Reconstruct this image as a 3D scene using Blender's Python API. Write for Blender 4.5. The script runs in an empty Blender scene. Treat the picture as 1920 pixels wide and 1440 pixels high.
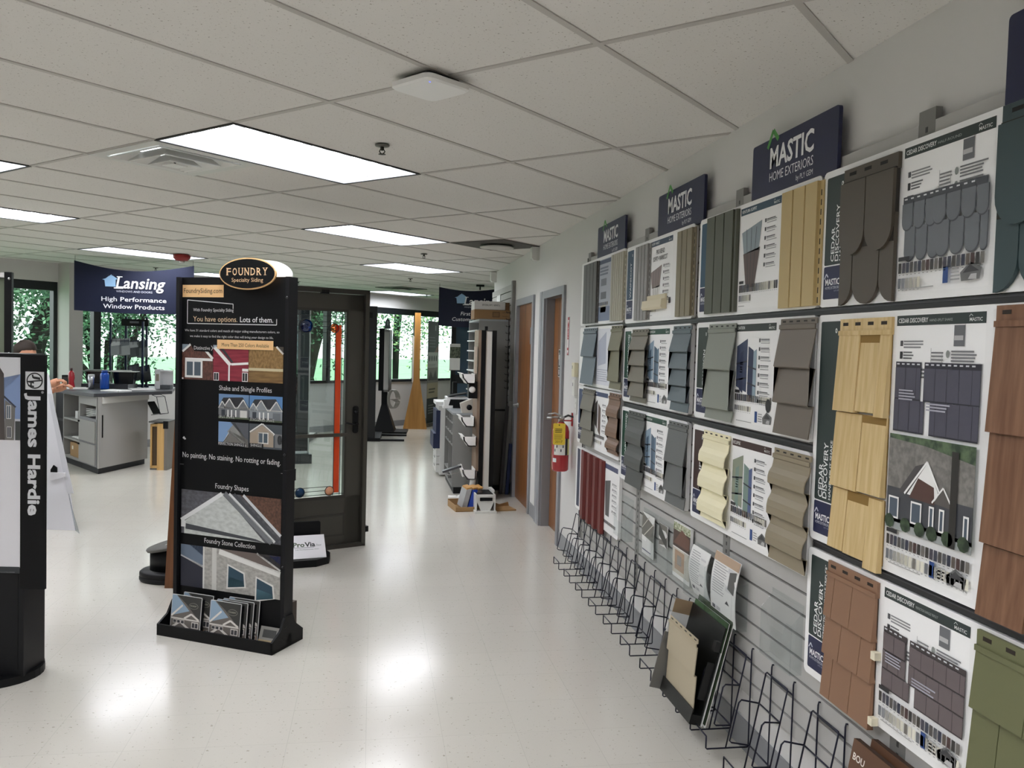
import bpy, math, random
from mathutils import Matrix, Vector
random.seed(7)
sc = bpy.context.scene
COL = sc.collection
PI = math.pi
R = math.radians
Q = math.sqrt(.5)

# ---------------------------------------------------------------- camera, sky, exposure
cam_data = bpy.data.cameras.new('camera')
cam_data.sensor_fit = 'HORIZONTAL'; cam_data.sensor_width = 36.0
cam_data.lens = 1587.3 / 1920 * 36; cam_data.clip_start = .05; cam_data.clip_end = 600
cam = bpy.data.objects.new('camera', cam_data); COL.objects.link(cam)
PITCH, ROLL, YAW = -.04232, .027261, .948110 - PI/4
fw = Vector((math.sin(YAW)*math.cos(PITCH), math.cos(YAW)*math.cos(PITCH), math.sin(PITCH)))
rt = Vector((math.cos(YAW), -math.sin(YAW), 0)); up = rt.cross(fw)
rt2 = rt*math.cos(ROLL) + up*math.sin(ROLL); up2 = up*math.cos(ROLL) - rt*math.sin(ROLL)
m3 = Matrix((rt2, up2, -fw)).transposed()
cam.matrix_world = Matrix.Translation((0, 0, 1.575)) @ m3.to_4x4()
sc.camera = cam
sc.view_settings.view_transform = 'Standard'; sc.view_settings.look = 'None'
sc.view_settings.gamma = 1; sc.view_settings.use_curve_mapping = False
sc.view_settings.exposure = 0.36
LAMP = 15.0            # emission strength of the ceiling lamps
SKY = 2.6
w = bpy.data.worlds.new('sky'); sc.world = w; w.use_nodes = True
nt = w.node_tree; nt.nodes.clear()
wo = nt.nodes.new('ShaderNodeOutputWorld'); bg = nt.nodes.new('ShaderNodeBackground')
bg.inputs[0].default_value = (.93, .97, 1, 1); bg.inputs[1].default_value = SKY
nt.links.new(bg.outputs[0], wo.inputs[0])
sl = bpy.data.lights.new('sun', 'SUN'); sl.energy = 2.5; sl.angle = R(4); sl.color = (1, .96, .9)
so = bpy.data.objects.new('sun', sl); COL.objects.link(so); so.rotation_euler = (R(40), R(25), R(10))
try:
    sc.cycles.use_denoising = True; sc.cycles.max_bounces = 8; sc.cycles.transparent_max_bounces = 24
    sc.cycles.diffuse_bounces = 8; sc.cycles.caustics_reflective = False; sc.cycles.caustics_refractive = False
    sc.cycles.sample_clamp_indirect = 6
except Exception:
    pass

# ---------------------------------------------------------------- materials
def lin(h):
    h = h.lstrip('#'); o = []
    for i in (0, 2, 4):
        c = int(h[i:i+2], 16)/255
        o.append(c/12.92 if c <= .04045 else ((c+.055)/1.055)**2.4)
    return (*o, 1)
_M = {}
def newmat(key):
    m = bpy.data.materials.new(key); m.use_nodes = True
    return m, m.node_tree, m.node_tree.nodes['Principled BSDF']
def mat(h, rough=.5, metal=0., spec=.5, coat=0.):
    k = ('p', h, rough, metal, spec, coat)
    if k not in _M:
        m, t, b = newmat('paint_'+h.lstrip('#'))
        b.inputs['Base Color'].default_value = lin(h); b.inputs['Roughness'].default_value = rough
        b.inputs['Metallic'].default_value = metal; b.inputs['Specular IOR Level'].default_value = spec
        b.inputs['Coat Weight'].default_value = coat
        _M[k] = m
    return _M[k]
def noisy(h1, h2, scale=(8, 8, 8), rough=.5, detail=3, lo=.35, hi=.65, bump=0., spec=.5, coat=0.):
    k = ('n', h1, h2, scale, rough, detail, lo, hi, bump)
    if k not in _M:
        m, t, b = newmat('grain_'+h1.lstrip('#'))
        tc = t.nodes.new('ShaderNodeTexCoord'); mp = t.nodes.new('ShaderNodeMapping'); mp.inputs['Scale'].default_value = scale
        n = t.nodes.new('ShaderNodeTexNoise'); n.inputs['Scale'].default_value = 1; n.inputs['Detail'].default_value = detail
        r = t.nodes.new('ShaderNodeValToRGB'); r.color_ramp.elements[0].position = lo; r.color_ramp.elements[1].position = hi
        r.color_ramp.elements[0].color = lin(h1); r.color_ramp.elements[1].color = lin(h2)
        L = t.links.new
        L(tc.outputs['Object'], mp.inputs[0]); L(mp.outputs[0], n.inputs['Vector']); L(n.outputs[0], r.inputs[0]); L(r.outputs[0], b.inputs['Base Color'])
        b.inputs['Roughness'].default_value = rough; b.inputs['Specular IOR Level'].default_value = spec; b.inputs['Coat Weight'].default_value = coat
        if bump:
            bu = t.nodes.new('ShaderNodeBump'); bu.inputs['Strength'].default_value = bump; bu.inputs['Distance'].default_value = .01
            L(n.outputs[0], bu.inputs['Height']); L(bu.outputs[0], b.inputs['Normal'])
        _M[k] = m
    return _M[k]
def emis(h, s):
    k = ('e', h, s)
    if k not in _M:
        m, t, b = newmat('lamp_'+h.lstrip('#'))
        b.inputs['Base Color'].default_value = lin(h); b.inputs['Emission Color'].default_value = lin(h); b.inputs['Emission Strength'].default_value = s
        _M[k] = m
    return _M[k]
def clear(tint='ffffff', gl=.06, rough=.0, key=''):
    k = ('c', tint, gl, rough)
    if k not in _M:
        m = bpy.data.materials.new('glass_'+tint); m.use_nodes = True; t = m.node_tree; t.nodes.clear()
        o = t.nodes.new('ShaderNodeOutputMaterial'); mx = t.nodes.new('ShaderNodeMixShader')
        tr = t.nodes.new('ShaderNodeBsdfTransparent'); g = t.nodes.new('ShaderNodeBsdfGlossy')
        tr.inputs[0].default_value = lin(tint); g.inputs['Roughness'].default_value = rough
        mx.inputs[0].default_value = gl
        t.links.new(tr.outputs[0], mx.inputs[1]); t.links.new(g.outputs[0], mx.inputs[2]); t.links.new(mx.outputs[0], o.inputs[0])
        _M[k] = m
    return _M[k]
def grained(h1, h2, along='z', sc_=1., rough=.42, coat=.1):
    s = {'z': (22*sc_, 22*sc_, 1.3*sc_), 'x': (1.3*sc_, 22*sc_, 22*sc_)}[along]
    return noisy(h1, h2, s, rough, 5, .3, .7, 0, .4, coat)
GLASS = clear('f4faf8', .05)
ACRYL = clear('fbfcfc', .035, .03)

def floor_mat():
    m, t, b = newmat('vinyl_tile'); L = t.links.new; N = t.nodes.new
    tc = N('ShaderNodeTexCoord'); mp = N('ShaderNodeMapping'); L(tc.outputs['Object'], mp.inputs[0])
    br = N('ShaderNodeTexBrick'); br.offset = 0; br.squash = 1
    br.inputs['Scale'].default_value = 1; br.inputs['Brick Width'].default_value = .305; br.inputs['Row Height'].default_value = .305
    br.inputs['Mortar Size'].default_value = .0011; br.inputs['Mortar Smooth'].default_value = .3; br.inputs['Bias'].default_value = -.2
    br.inputs['Color1'].default_value = lin('c8c4bb'); br.inputs['Color2'].default_value = lin('c5c1b8'); br.inputs['Mortar'].default_value = lin('b3b0a6')
    L(mp.outputs[0], br.inputs['Vector'])
    def speck(scale, lo, hi, col, prev, dens):
        n = N('ShaderNodeTexNoise'); n.inputs['Scale'].default_value = scale; n.inputs['Detail'].default_value = 2; n.inputs['Roughness'].default_value = .6
        L(mp.outputs[0], n.inputs['Vector'])
        r = N('ShaderNodeValToRGB'); r.color_ramp.elements[0].position = lo; r.color_ramp.elements[1].position = hi
        r.color_ramp.elements[0].color = (0, 0, 0, 1); r.color_ramp.elements[1].color = (dens, dens, dens, 1)
        L(n.outputs[0], r.inputs[0])
        mx = N('ShaderNodeMix'); mx.data_type = 'RGBA'
        L(r.outputs[0], mx.inputs[0]); L(prev, mx.inputs[6]); mx.inputs[7].default_value = lin(col)
        return mx.outputs[2]
    c = speck(1.6, .3, .8, 'c6c3b9', br.outputs[0], .6)
    c = speck(66, .66, .71, '8d8674', c, .75)
    c = speck(23, .71, .745, '968f80', c, .6)
    L(c, b.inputs['Base Color'])
    n2 = N('ShaderNodeTexNoise'); n2.inputs['Scale'].default_value = 5; L(mp.outputs[0], n2.inputs['Vector'])
    mr = N('ShaderNodeMapRange'); mr.inputs[3].default_value = .13; mr.inputs[4].default_value = .2; L(n2.outputs[0], mr.inputs[0]); L(mr.outputs[0], b.inputs['Roughness'])
    b.inputs['Specular IOR Level'].default_value = .5
    return m
def ceil_mat():
    m, t, b = newmat('acoustic_tile'); L = t.links.new; N = t.nodes.new
    tc = N('ShaderNodeTexCoord')
    n = N('ShaderNodeTexNoise'); n.inputs['Scale'].default_value = 95; n.inputs['Detail'].default_value = 2.5; n.inputs['Roughness'].default_value = .65
    L(tc.outputs['Object'], n.inputs['Vector'])
    r = N('ShaderNodeValToRGB'); r.color_ramp.elements[0].position = .30; r.color_ramp.elements[1].position = .37
    r.color_ramp.elements[0].color = lin('8f8b82'); r.color_ramp.elements[1].color = lin('dad8d4')
    L(n.outputs[0], r.inputs[0]); L(r.outputs[0], b.inputs['Base Color']); b.inputs['Roughness'].default_value = .9
    b.inputs['Specular IOR Level'].default_value = .1
    return m

# ---------------------------------------------------------------- mesh builders
class MB:
    """collects shapes in local coordinates (x right, -y towards the viewer, z up) and links them as one object"""
    def __init__(s): s.v = []; s.f = []; s.mi = []; s.ms = []; s.sm = []; s.xf = None
    def slot(s, m):
        if m not in s.ms: s.ms.append(m)
        return s.ms.index(m)
    def add(s, vs, fs, m, smooth=False):
        b = len(s.v)
        if s.xf is not None: vs = [tuple(s.xf @ Vector(p)) for p in vs]
        s.v += [tuple(p) for p in vs]; i = s.slot(m)
        for f in fs: s.f.append([b+k for k in f]); s.mi.append(i); s.sm.append(smooth)
        return s
    def box(s, x0, x1, y0, y1, z0, z1, m):
        vs = [(x, y, z) for z in (z0, z1) for y in (y0, y1) for x in (x0, x1)]
        return s.add(vs, [(0, 2, 3, 1), (4, 5, 7, 6), (0, 1, 5, 4), (2, 6, 7, 3), (0, 4, 6, 2), (1, 3, 7, 5)], m)
    def prism(s, poly, y0, y1, m):            # poly (x,z) extruded along y
        n = len(poly); a = sum(poly[i][0]*poly[(i+1) % n][1]-poly[(i+1) % n][0]*poly[i][1] for i in range(n))
        if a < 0: poly = poly[::-1]
        vs = [(x, y0, z) for x, z in poly]+[(x, y1, z) for x, z in poly]
        return s.add(vs, [list(range(n)), list(range(2*n-1, n-1, -1))]+[(i, n+i, n+(i+1) % n, (i+1) % n) for i in range(n)], m)
    def slab(s, poly, z0, z1, m):             # poly (x,y) extruded along z
        n = len(poly); a = sum(poly[i][0]*poly[(i+1) % n][1]-poly[(i+1) % n][0]*poly[i][1] for i in range(n))
        if a < 0: poly = poly[::-1]
        vs = [(x, y, z0) for x, y in poly]+[(x, y, z1) for x, y in poly]
        return s.add(vs, [list(range(n-1, -1, -1)), list(range(n, 2*n))]+[(i, (i+1) % n, n+(i+1) % n, n+i) for i in range(n)], m)
    def prof(s, poly, x0, x1, m, smooth=False):   # poly (y,z) extruded along x
        n = len(poly); a = sum(poly[i][0]*poly[(i+1) % n][1]-poly[(i+1) % n][0]*poly[i][1] for i in range(n))
        if a < 0: poly = poly[::-1]
        vs = [(x0, y, z) for y, z in poly]+[(x1, y, z) for y, z in poly]
        return s.add(vs, [list(range(n-1, -1, -1)), list(range(n, 2*n))]+[(i, (i+1) % n, n+(i+1) % n, n+i) for i in range(n)], m)
    def loft(s, rings, m, cap=True, smooth=False, closed=True):
        n = len(rings[0]); vs = [p for r in rings for p in r]; fs = []
        for k in range(len(rings)-1):
            for i in range(n if closed else n-1):
                j = (i+1) % n; fs.append((k*n+i, k*n+j, (k+1)*n+j, (k+1)*n+i))
        if cap: fs += [list(range(n-1, -1, -1)), [(len(rings)-1)*n+i for i in range(n)]]
        return s.add(vs, fs, m, smooth)
    def tube(s, pts, r, m, n=6, closed=False):
        P = [Vector(p) for p in pts]; rings = []; k = len(P); rr = r if isinstance(r, (list, tuple)) else [r]*k
        pre = None
        for i in range(k):
            a = P[i-1] if (i > 0 or closed) else P[i]; c = P[(i+1) % k] if (i < k-1 or closed) else P[i]
            t = (c-a)
            if t.length < 1e-9: t = Vector((0, 0, 1))
            t.normalize()
            if pre is None:
                u = t.orthogonal().normalized()
            else:
                u = pre - t*pre.dot(t)
                u = u.normalized() if u.length > 1e-6 else t.orthogonal().normalized()
            pre = u; v = t.cross(u)
            rings.append([P[i]+(u*math.cos(q)+v*math.sin(q))*rr[i] for q in [2*PI*j/n for j in range(n)]])
        if closed: rings.append(rings[0])
        return s.loft(rings, m, not closed, True)
    def lathe(s, prof, m, c=(0, 0, 0), n=20, axis='z', sx=1., sy=1.):
        rings = []
        for r, z in prof:
            ring = []
            for j in range(n):
                q = 2*PI*j/n; a, b = r*math.cos(q)*sx, r*math.sin(q)*sy
                p = {'z': (a, b, z), 'y': (a, z, b), 'x': (z, a, b)}[axis]
                ring.append((c[0]+p[0], c[1]+p[1], c[2]+p[2]))
            rings.append(ring if axis != 'y' else ring[::-1])
        return s.loft(rings, m, True, True)
    def ball(s, c, r, m, sx=1, sy=1, sz=1, n=14):
        pr = [(max(1e-4, math.sin(PI*i/(n//2+1))), -math.cos(PI*i/(n//2+1))) for i in range(n//2+2)]
        rings = [[(c[0]+r*sx*a*math.cos(2*PI*j/n), c[1]+r*sy*a*math.sin(2*PI*j/n), c[2]+r*sz*b) for j in range(n)] for a, b in pr]
        return s.loft(rings, m, True, True)
    def build(s, name, parent=None, loc=(0, 0, 0), rz=0., auto=True):
        me = bpy.data.meshes.new(name); me.from_pydata(s.v, [], s.f)
        for m in s.ms: me.materials.append(m)
        me.polygons.foreach_set('material_index', s.mi); me.polygons.foreach_set('use_smooth', s.sm)
        me.update()
        o = bpy.data.objects.new(name, me); COL.objects.link(o); o.location = loc; o.rotation_euler = (0, 0, rz)
        if parent: o.parent = parent
        return o
def rrect(x0, x1, z0, z1, r, n=4):
    o = []
    for cx, cz, a in ((x1-r, z1-r, 0), (x0+r, z1-r, 90), (x0+r, z0+r, 180), (x1-r, z0+r, 270)):
        for i in range(n+1):
            q = R(a+90*i/n); o.append((cx+r*math.cos(q), cz+r*math.sin(q)))
    return o
def oval(cx, cz, rx, rz, n=28): return [(cx+rx*math.cos(2*PI*i/n), cz+rz*math.sin(2*PI*i/n)) for i in range(n)]
def tag(o, label, cat, group=None):
    o['label'] = label; o['category'] = cat
    if group: o['group'] = group
    return o
def thing(name, label, cat, loc=(0, 0, 0), rz=0., group=None):
    o = bpy.data.objects.new(name, None); COL.objects.link(o); o.location = loc; o.rotation_euler = (0, 0, rz)
    o.empty_display_size = .05
    return tag(o, label, cat, group)
SETTING = {'floor': ('pale speckled vinyl tile floor', 'floor'), 'ceiling': ('off-white speckled acoustic tile ceiling', 'ceiling'), 'ceiling_grid': ('thin metal grid between the ceiling tiles', 'ceiling grid'),
    'wall_right': ('long white wall carrying the sample boards and two doors', 'wall'), 'wall_corner': ('white wall turning away behind the far slatted panel', 'wall'), 'wall_rear': ('pale wall behind the viewer', 'wall'),
    'wall_left': ('pale wall out of view on the left', 'wall'), 'wall_far': ('pale wall closing the far right of the room', 'wall'), 'baseboard_right': ('grey baseboard under the sample boards and doors', 'baseboard'),
    'door_1': ('brown wooden restroom door behind the fire extinguisher', 'door'), 'door_2': ('brown wooden door with steel lever beside the far displays', 'door'), 'wall_window': ('pale far wall under and over the long window band', 'wall'),
    'pillar': ('pale square pillar beside the hanging banner', 'pillar'), 'baseboard_window': ('grey baseboard along the window wall', 'baseboard'), 'trim_sill': ('thin dark sill under the window band', 'trim'),
    'window_1': ('dark framed window farthest left, mostly out of view', 'window'), 'window_2': ('dark framed window behind the bending person', 'window'), 'window_3': ('narrow dark framed window just right of the pillar', 'window'),
    'window_4': ('dark framed window behind the wire magazine stand', 'window'), 'window_5': ('dark framed window seen through the glass of the display door', 'window'), 'window_6': ('dark framed window between the black displays and the oak post', 'window'),
    'window_7': ('dark framed window behind the roll-up banner', 'window'), 'window_8': ('dark framed window behind the far hanging banner', 'window'), 'lawn': ('bright green lawn outside the windows', 'lawn'), 'road': ('pale paved ground beyond the lawn', 'pavement')}
def struct(name, mb, parent=None, **k):
    o = mb.build(name, parent, **k)
    if not parent:
        o['kind'] = 'structure'; l = SETTING.get(name)
        if l: o['label'], o['category'] = l
    return o
def lab(o, label): o['label'] = label; return o
def copy_tree(root, loc, rz, label=None):
    r = root.copy(); COL.objects.link(r); r.location = loc; r.rotation_euler = (0, 0, rz)
    if label: r['label'] = label
    for ch in list(root.children):
        c = ch.copy(); COL.objects.link(c); c.parent = r
        for g in ch.children:
            d = g.copy(); COL.objects.link(d); d.parent = c
    return r
_T = {}
_fc = bpy.data.curves.new('lettering', 'FONT'); _fo = bpy.data.objects.new('lettering', _fc)
def glyphs(txt, bold=0., sp=1.):
    k = (txt, bold, sp)
    if k not in _T:
        _fc.body = txt; _fc.size = 1; _fc.offset = bold; _fc.resolution_u = 2; _fc.space_character = sp
        me = _fo.to_mesh(); vs = [(v.co.x, v.co.y) for v in me.vertices]; fs = [list(p.vertices) for p in me.polygons]
        _fo.to_mesh_clear(); _T[k] = (vs, fs)
    return _T[k]
class PR(MB):
    """flat printed artwork: polygons and lettering in (u,v), thin layers in front of a face at y"""
    def __init__(s, y=0., step=.0005): super().__init__(); s.y = y; s.l = 1; s.st = step
    def up(s, n=1): s.l += n; return s
    def poly(s, p, c, rough=.5):
        m = c if not isinstance(c, str) else mat(c, rough)
        n = len(p); a = sum(p[i][0]*p[(i+1) % n][1]-p[(i+1) % n][0]*p[i][1] for i in range(n))
        if a < 0: p = p[::-1]
        y = s.y-s.l*s.st
        return s.add([(u, y, v) for u, v in p], [list(range(n))], m)
    def rect(s, u0, v0, u1, v1, c): return s.poly([(u0, v0), (u1, v0), (u1, v1), (u0, v1)], c)
    def line(s, pts, wd, c):
        for (a, b), (d, e) in zip(pts, pts[1:]):
            L = math.hypot(d-a, e-b) or 1; nx, ny = -(e-b)/L*wd/2, (d-a)/L*wd/2
            s.poly([(a+nx, b+ny), (a-nx, b-ny), (d-nx, e-ny), (d+nx, e+ny)], c)
        return s
    def text(s, t, u, v, h, c, width=None, bold=0., rot=0, align='l', shear=0., sp=1.):
        """h = cap height; width squeezes the line to that length; rot 90 reads upwards, -90 downwards"""
        vs, fs = glyphs(t, bold, sp)
        if not vs: return s
        k = h/.71; x0 = min(a for a, b in vs); x1 = max(a for a, b in vs)
        kx = (width/(x1-x0)) if width else k
        wd = (x1-x0)*kx; off = {'l': 0, 'c': -wd/2, 'r': -wd}[align]
        y = s.y-s.l*s.st; out = []
        for a, b in vs:
            p, q = (a-x0)*kx+off+shear*b*k, b*k
            if rot == 90: p, q = -q, p
            elif rot == -90: p, q = q, -p
            out.append((u+p, y, v+q))
        m = c if not isinstance(c, str) else mat(c, .5)
        return s.add(out, fs, m)
    def micro(s, u, v, wd, n, c='8a8a8a', lh=.006, pitch=.012, rag=.25):
        for i in range(n): s.rect(u, v-i*pitch-lh, u+wd*(1-rag*random.random()), v-i*pitch, c)
        return s
# ---------------------------------------------------------------- the setting
H = 2.52; WX = 1.493; WS = 11.4; RZ45 = R(45)
L0, S0 = 2.3068, .7507
def gp(l, s): return (Q*(l-s), Q*(l+s))
def node(k, m): return gp(L0+1.22*m, S0+.61*k)
WALL = mat('d2d1cf', .75); WALL2 = mat('cfcecb', .75); GREYTRIM = mat('8b8d90', .5); DARKFR = mat('15191d', .35)
room = [(-9, -4), (6, -4), (6, 22.2), (-9, 7.2)]
b = MB(); b.slab(room, -.12, 0, floor_mat()); struct('floor', b)

LIGHTS = [(4, 0), (7, 2), (7, -1), (10, 0), (10, 4), (13, 2), (16, 4), (16, 7), (1, -2), (4, -3), (-2, -2), (10, -3), (-1, -4), (13, -1)]  # unseen lamp nearest the right wall is added to brighten its boards
VENTS = [(5, 0), (6, 3), (14.35, 6.4)]
CEIL = ceil_mat()
b = MB(); g = MB(); g.xf = Matrix.Rotation(RZ45, 4, 'Z'); TB = mat('b6b3ae', .5)
def inside(x, y, mg): return -9-mg < x < 6+mg and -4-mg < y < 22.2+mg and Q*(-x+y) < WS+.3
for k in range(-16, 18):
    for m in range(-16, 16):
        c = node(k+.5, m+.5)
        if not inside(c[0], c[1], .9) or (c[0] > WX+1.2 and c[1] < 10): continue
        if (k, m) in LIGHTS: continue
        parts = [(0, 1)]
        if (k, m) in VENTS: parts = [(.5, 1)]
        for a, e in parts:
            q = [node(k, m+a), node(k, m+e), node(k+1, m+e), node(k+1, m+a)]
            b.add([(x, y, H+.006) for x, y in q], [(3, 2, 1, 0)], CEIL)
        L, S = L0+1.22*m, S0+.61*k
        g.box(L-.012, L+1.208, S-.012, S+.012, H+.002, H+.006, TB)
        g.box(L-.012, L+.012, S+.012, S+.598, H+.002, H+.006, TB)
for k, m in VENTS[:2]:
    L, S = L0+1.22*m+.61, S0+.61*k
    g.box(L-.012, L+.012, S, S+.61, H+.002, H+.006, TB)
struct('ceiling', b); struct('ceiling_grid', g)

# right wall with two door openings
b = MB()
D1 = (6.62, 7.36); D2 = (7.92, 8.80); DH = 2.03
for y0, y1, z0 in ((-4.1, D1[0], 0), (D1[1], D2[0], 0), (D2[1], 10.68, 0), (D1[0], D1[1], DH), (D2[0], D2[1], DH)):
    b.box(WX, WX+.2, y0, y1, z0, 2.75, WALL)
struct('wall_right', b)
b = MB(); b.box(WX+.2, 6, 10.5, 10.68, 0, 2.75, WALL); struct('wall_corner', b)
b = MB(); b.box(-9.2, WX+.2, -4.2, -4, 0, 2.75, WALL2); struct('wall_rear', b)
b = MB(); b.box(-9.2, -9, -4, 7.6, 0, 2.75, WALL2); struct('wall_left', b)
b = MB(); b.box(6, 6.2, 10.5, 22.6, 0, 2.75, WALL2); struct('wall_far', b)
b = MB()
for y0, y1 in ((-4, 6.56), (7.575, 7.86), (8.855, 10.68)): b.box(WX-.008, WX+.001, y0, y1, 0, .12, GREYTRIM)
struct('baseboard_right', b)
# doors
WOOD = grained('6b4528', '946035', 'z', .8, .4, .15)
FRAME = mat('8f9195', .45)
def wall_door(n, y0, y1, depth, cw=.055):
    leaf = MB(); leaf.box(WX+depth, WX+depth+.04, y0+.005, y1-.005, .008, DH-.005, WOOD)
    d = struct('door_%d' % n, leaf)
    f = MB()
    for a, e in ((y0-.055, y0+.012), (y1-.012, y1+cw)):
        f.box(WX-.02, WX+.02, a, e, 0, DH+.055, FRAME)
    f.box(WX-.02, WX+.02, y0+.012, y1-.012, DH-.012, DH+.055, FRAME)
    if depth > .05:
        for a, e in ((y0-.002, y0+.012), (y1-.03, y1+.002)): f.box(WX, WX+.2, a, e, 0, DH, FRAME)
        f.box(WX, WX+.2, y0, y1, DH-.012, DH+.001, FRAME)
        f.box(WX-.024, WX-.02, y1+cw*.45, y1+cw*.5, 0, DH+.055, mat('b5b7ba', .4))
    f.build('door_frame', d)
    return d
d1 = wall_door(1, *D1, .075, .19)
P = MB(); P.prism(rrect(0, .07, 0, .235, .008), -.004, 0, mat('c9c9c5', .4))
pl = P.build('restroom_plate', d1, (WX+.074, 7.10, 1.34), R(-90)); lab(pl, 'black and white restroom sign plate')
P = PR(-.004); P.poly(rrect(.006, .064, .082, .229, .006), '16181a'); P.poly(rrect(.006, .064, .006, .076, .006), '16181a'); P.up()
P.rect(.036, .10, .052, .19, 'e8e8e8'); P.poly(oval(.022, .2, .007, .009), 'e8e8e8'); P.rect(.016, .15, .028, .19, 'e8e8e8')
P.poly(oval(.035, .055, .01, .01), 'e8e8e8'); P.rect(.026, .02, .045, .045, 'e8e8e8')
P.build('sign_print', pl)
d2 = wall_door(2, *D2, .012)
STEEL = mat('b8b8b6', .3, 1.)
h = MB(); h.lathe([(.028, 0), (.028, -.012), (.012, -.016), (.012, -.05), (.001, -.052)], STEEL, (WX+.012, 8.72, .98), 14, 'x'); h.tube([(WX-.035, 8.72, .98), (WX-.045, 8.70, .98), (WX-.045, 8.60, .975)], .009, STEEL)
lab(h.build('lever_handle', d2), 'steel lever handle')
for z in (.25, 1.0, 1.8):
    h = MB(); h.box(WX-.006, WX+.004, 7.90, 7.945, z-.05, z+.05, STEEL); h.tube([(WX-.008, 7.922, z-.052), (WX-.008, 7.922, z+.052)], .006, STEEL); h.build('hinge', d2)
h = MB(); h.box(WX+.004, WX+.013, 8.02, 8.12, 1.62, 1.78, mat('77797c', .4)); lab(h.build('name_plate', d2), 'small grey plate')

# window wall, built along its own direction (x along the wall, y outwards)
b = MB(); b.xf = Matrix.Rotation(RZ45, 4, 'Z')
b.box(-1.6, 20.4, WS, WS+.22, 0, .865, WALL); b.box(-1.6, 20.4, WS, WS+.22, 2.28, 2.75, WALL)
b.box(-1.6, 1.2, WS, WS+.22, .86, 2.3, WALL); b.box(16.4, 20.4, WS, WS+.22, .86, 2.3, WALL)
b.box(5.58, 5.86, WS, WS+.22, .86, 2.3, WALL)
struct('wall_window', b)
b = MB(); b.xf = Matrix.Rotation(RZ45, 4, 'Z'); b.box(5.58, 5.76, WS-.29, WS, 0, 2.54, mat('c4c2be', .75)); struct('pillar', b)
b = MB(); b.xf = Matrix.Rotation(RZ45, 4, 'Z'); b.box(-1.6, 5.58, WS-.012, WS, 0, .11, GREYTRIM); b.box(5.76, 20.4, WS-.012, WS, 0, .11, GREYTRIM); struct('baseboard_window', b)
b = MB(); b.xf = Matrix.Rotation(RZ45, 4, 'Z'); b.box(1.2, 5.58, WS-.02, WS+.06, .865, .885, DARKFR); b.box(5.86, 16.4, WS-.02, WS+.06, .865, .885, DARKFR); struct('trim_sill', b)
bays = [(1.2, 3.4), (3.4, 5.58), (5.86, 6.12), (6.12, 8.2), (8.2, 10.30), (10.30, 12.66), (12.66, 14.6), (14.6, 16.4)]
for n, (a, e) in enumerate(bays):
    f = MB(); f.xf = Matrix.Rotation(RZ45, 4, 'Z')
    f.box(a, e, WS+.02, WS+.12, 2.165, 2.28, DARKFR); f.box(a, e, WS+.02, WS+.12, .865, .91, DARKFR)
    f.box(a, a+.05, WS+.02, WS+.12, .9, 2.17, DARKFR); f.box(e-.05, e, WS+.02, WS+.12, .9, 2.17, DARKFR)
    o = struct('window_%d' % (n+1), f)
    p = MB(); p.xf = Matrix.Rotation(RZ45, 4, 'Z'); p.add([(a+.05, WS+.07, .91), (e-.05, WS+.07, .91), (e-.05, WS+.07, 2.165), (a+.05, WS+.07, 2.165)], [(0, 1, 2, 3)], GLASS); p.build('pane', o)

# outdoors
b = MB(); b.xf = Matrix.Rotation(RZ45, 4, 'Z'); b.box(-70, 110, WS+.22, 72, -.4, -.15, noisy('66946c', '74a178', (.6, .6, .6), .9)); struct('lawn', b)
b = MB(); b.xf = Matrix.Rotation(RZ45, 4, 'Z'); b.box(-220, 260, 72, 330, -.4, -.14, mat('d9d9d4', .9)); struct('road', b)
BARK = noisy('141513', '272723', (6, 6, 2), .95, spec=.1)
LEAFS = [mat('3f6047', .7, 0, .2), mat('648a6c', .7, 0, .2), mat('2a4634', .7, 0, .2), mat('8fae78', .7, 0, .2)]
def leaves(c, r, n, sz, pal, flat=.7):
    mb = MB(); rnd = random.Random(int(c[0]*31+c[1]*17)+n)
    cl = [(c[0]+rnd.gauss(0, r*.5), c[1]+rnd.gauss(0, r*.5), c[2]+rnd.gauss(0, r*.5*flat)) for _ in range(max(6, n//75))]
    for i in range(n):
        q = cl[rnd.randrange(len(cl))]; s = r*.13
        p = Vector((q[0]+rnd.gauss(0, s), q[1]+rnd.gauss(0, s), q[2]+rnd.gauss(0, s)))
        if p.z < .5: continue
        u = Vector((rnd.gauss(0, 1), rnd.gauss(0, 1), rnd.gauss(0, .6)-.5)).normalized(); v = u.orthogonal().normalized()
        v = Matrix.Rotation(rnd.random()*6.28, 3, u) @ v; a = sz*(.6+.8*rnd.random())
        mb.add([p-u*a, p+v*a*.42-u*a*.1, p+u*a, p-v*a*.42-u*a*.1], [(0, 1, 2, 3)], pal[rnd.randrange(len(pal))])
    return mb
def tree(label, l, s, trunks, cz, r, n, sz=.1, pal=None, flat=.7):
    x, y = gp(l, s); t = thing('shade_tree', label, 'tree', (x, y, -.15), RZ45, 'trees on the lawn outside')
    tm = MB()
    for pts, r0, r1 in trunks:
        k = len(pts); tm.tube(pts, [r0+(r1-r0)*i/(k-1) for i in range(k)], BARK, 9)
    tm.build('trunk', t)
    fo = leaves((0, 0, cz), r, n, sz, pal or LEAFS[:3], flat); o = fo.build('foliage', t); o['kind'] = 'stuff'
    return t
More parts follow.
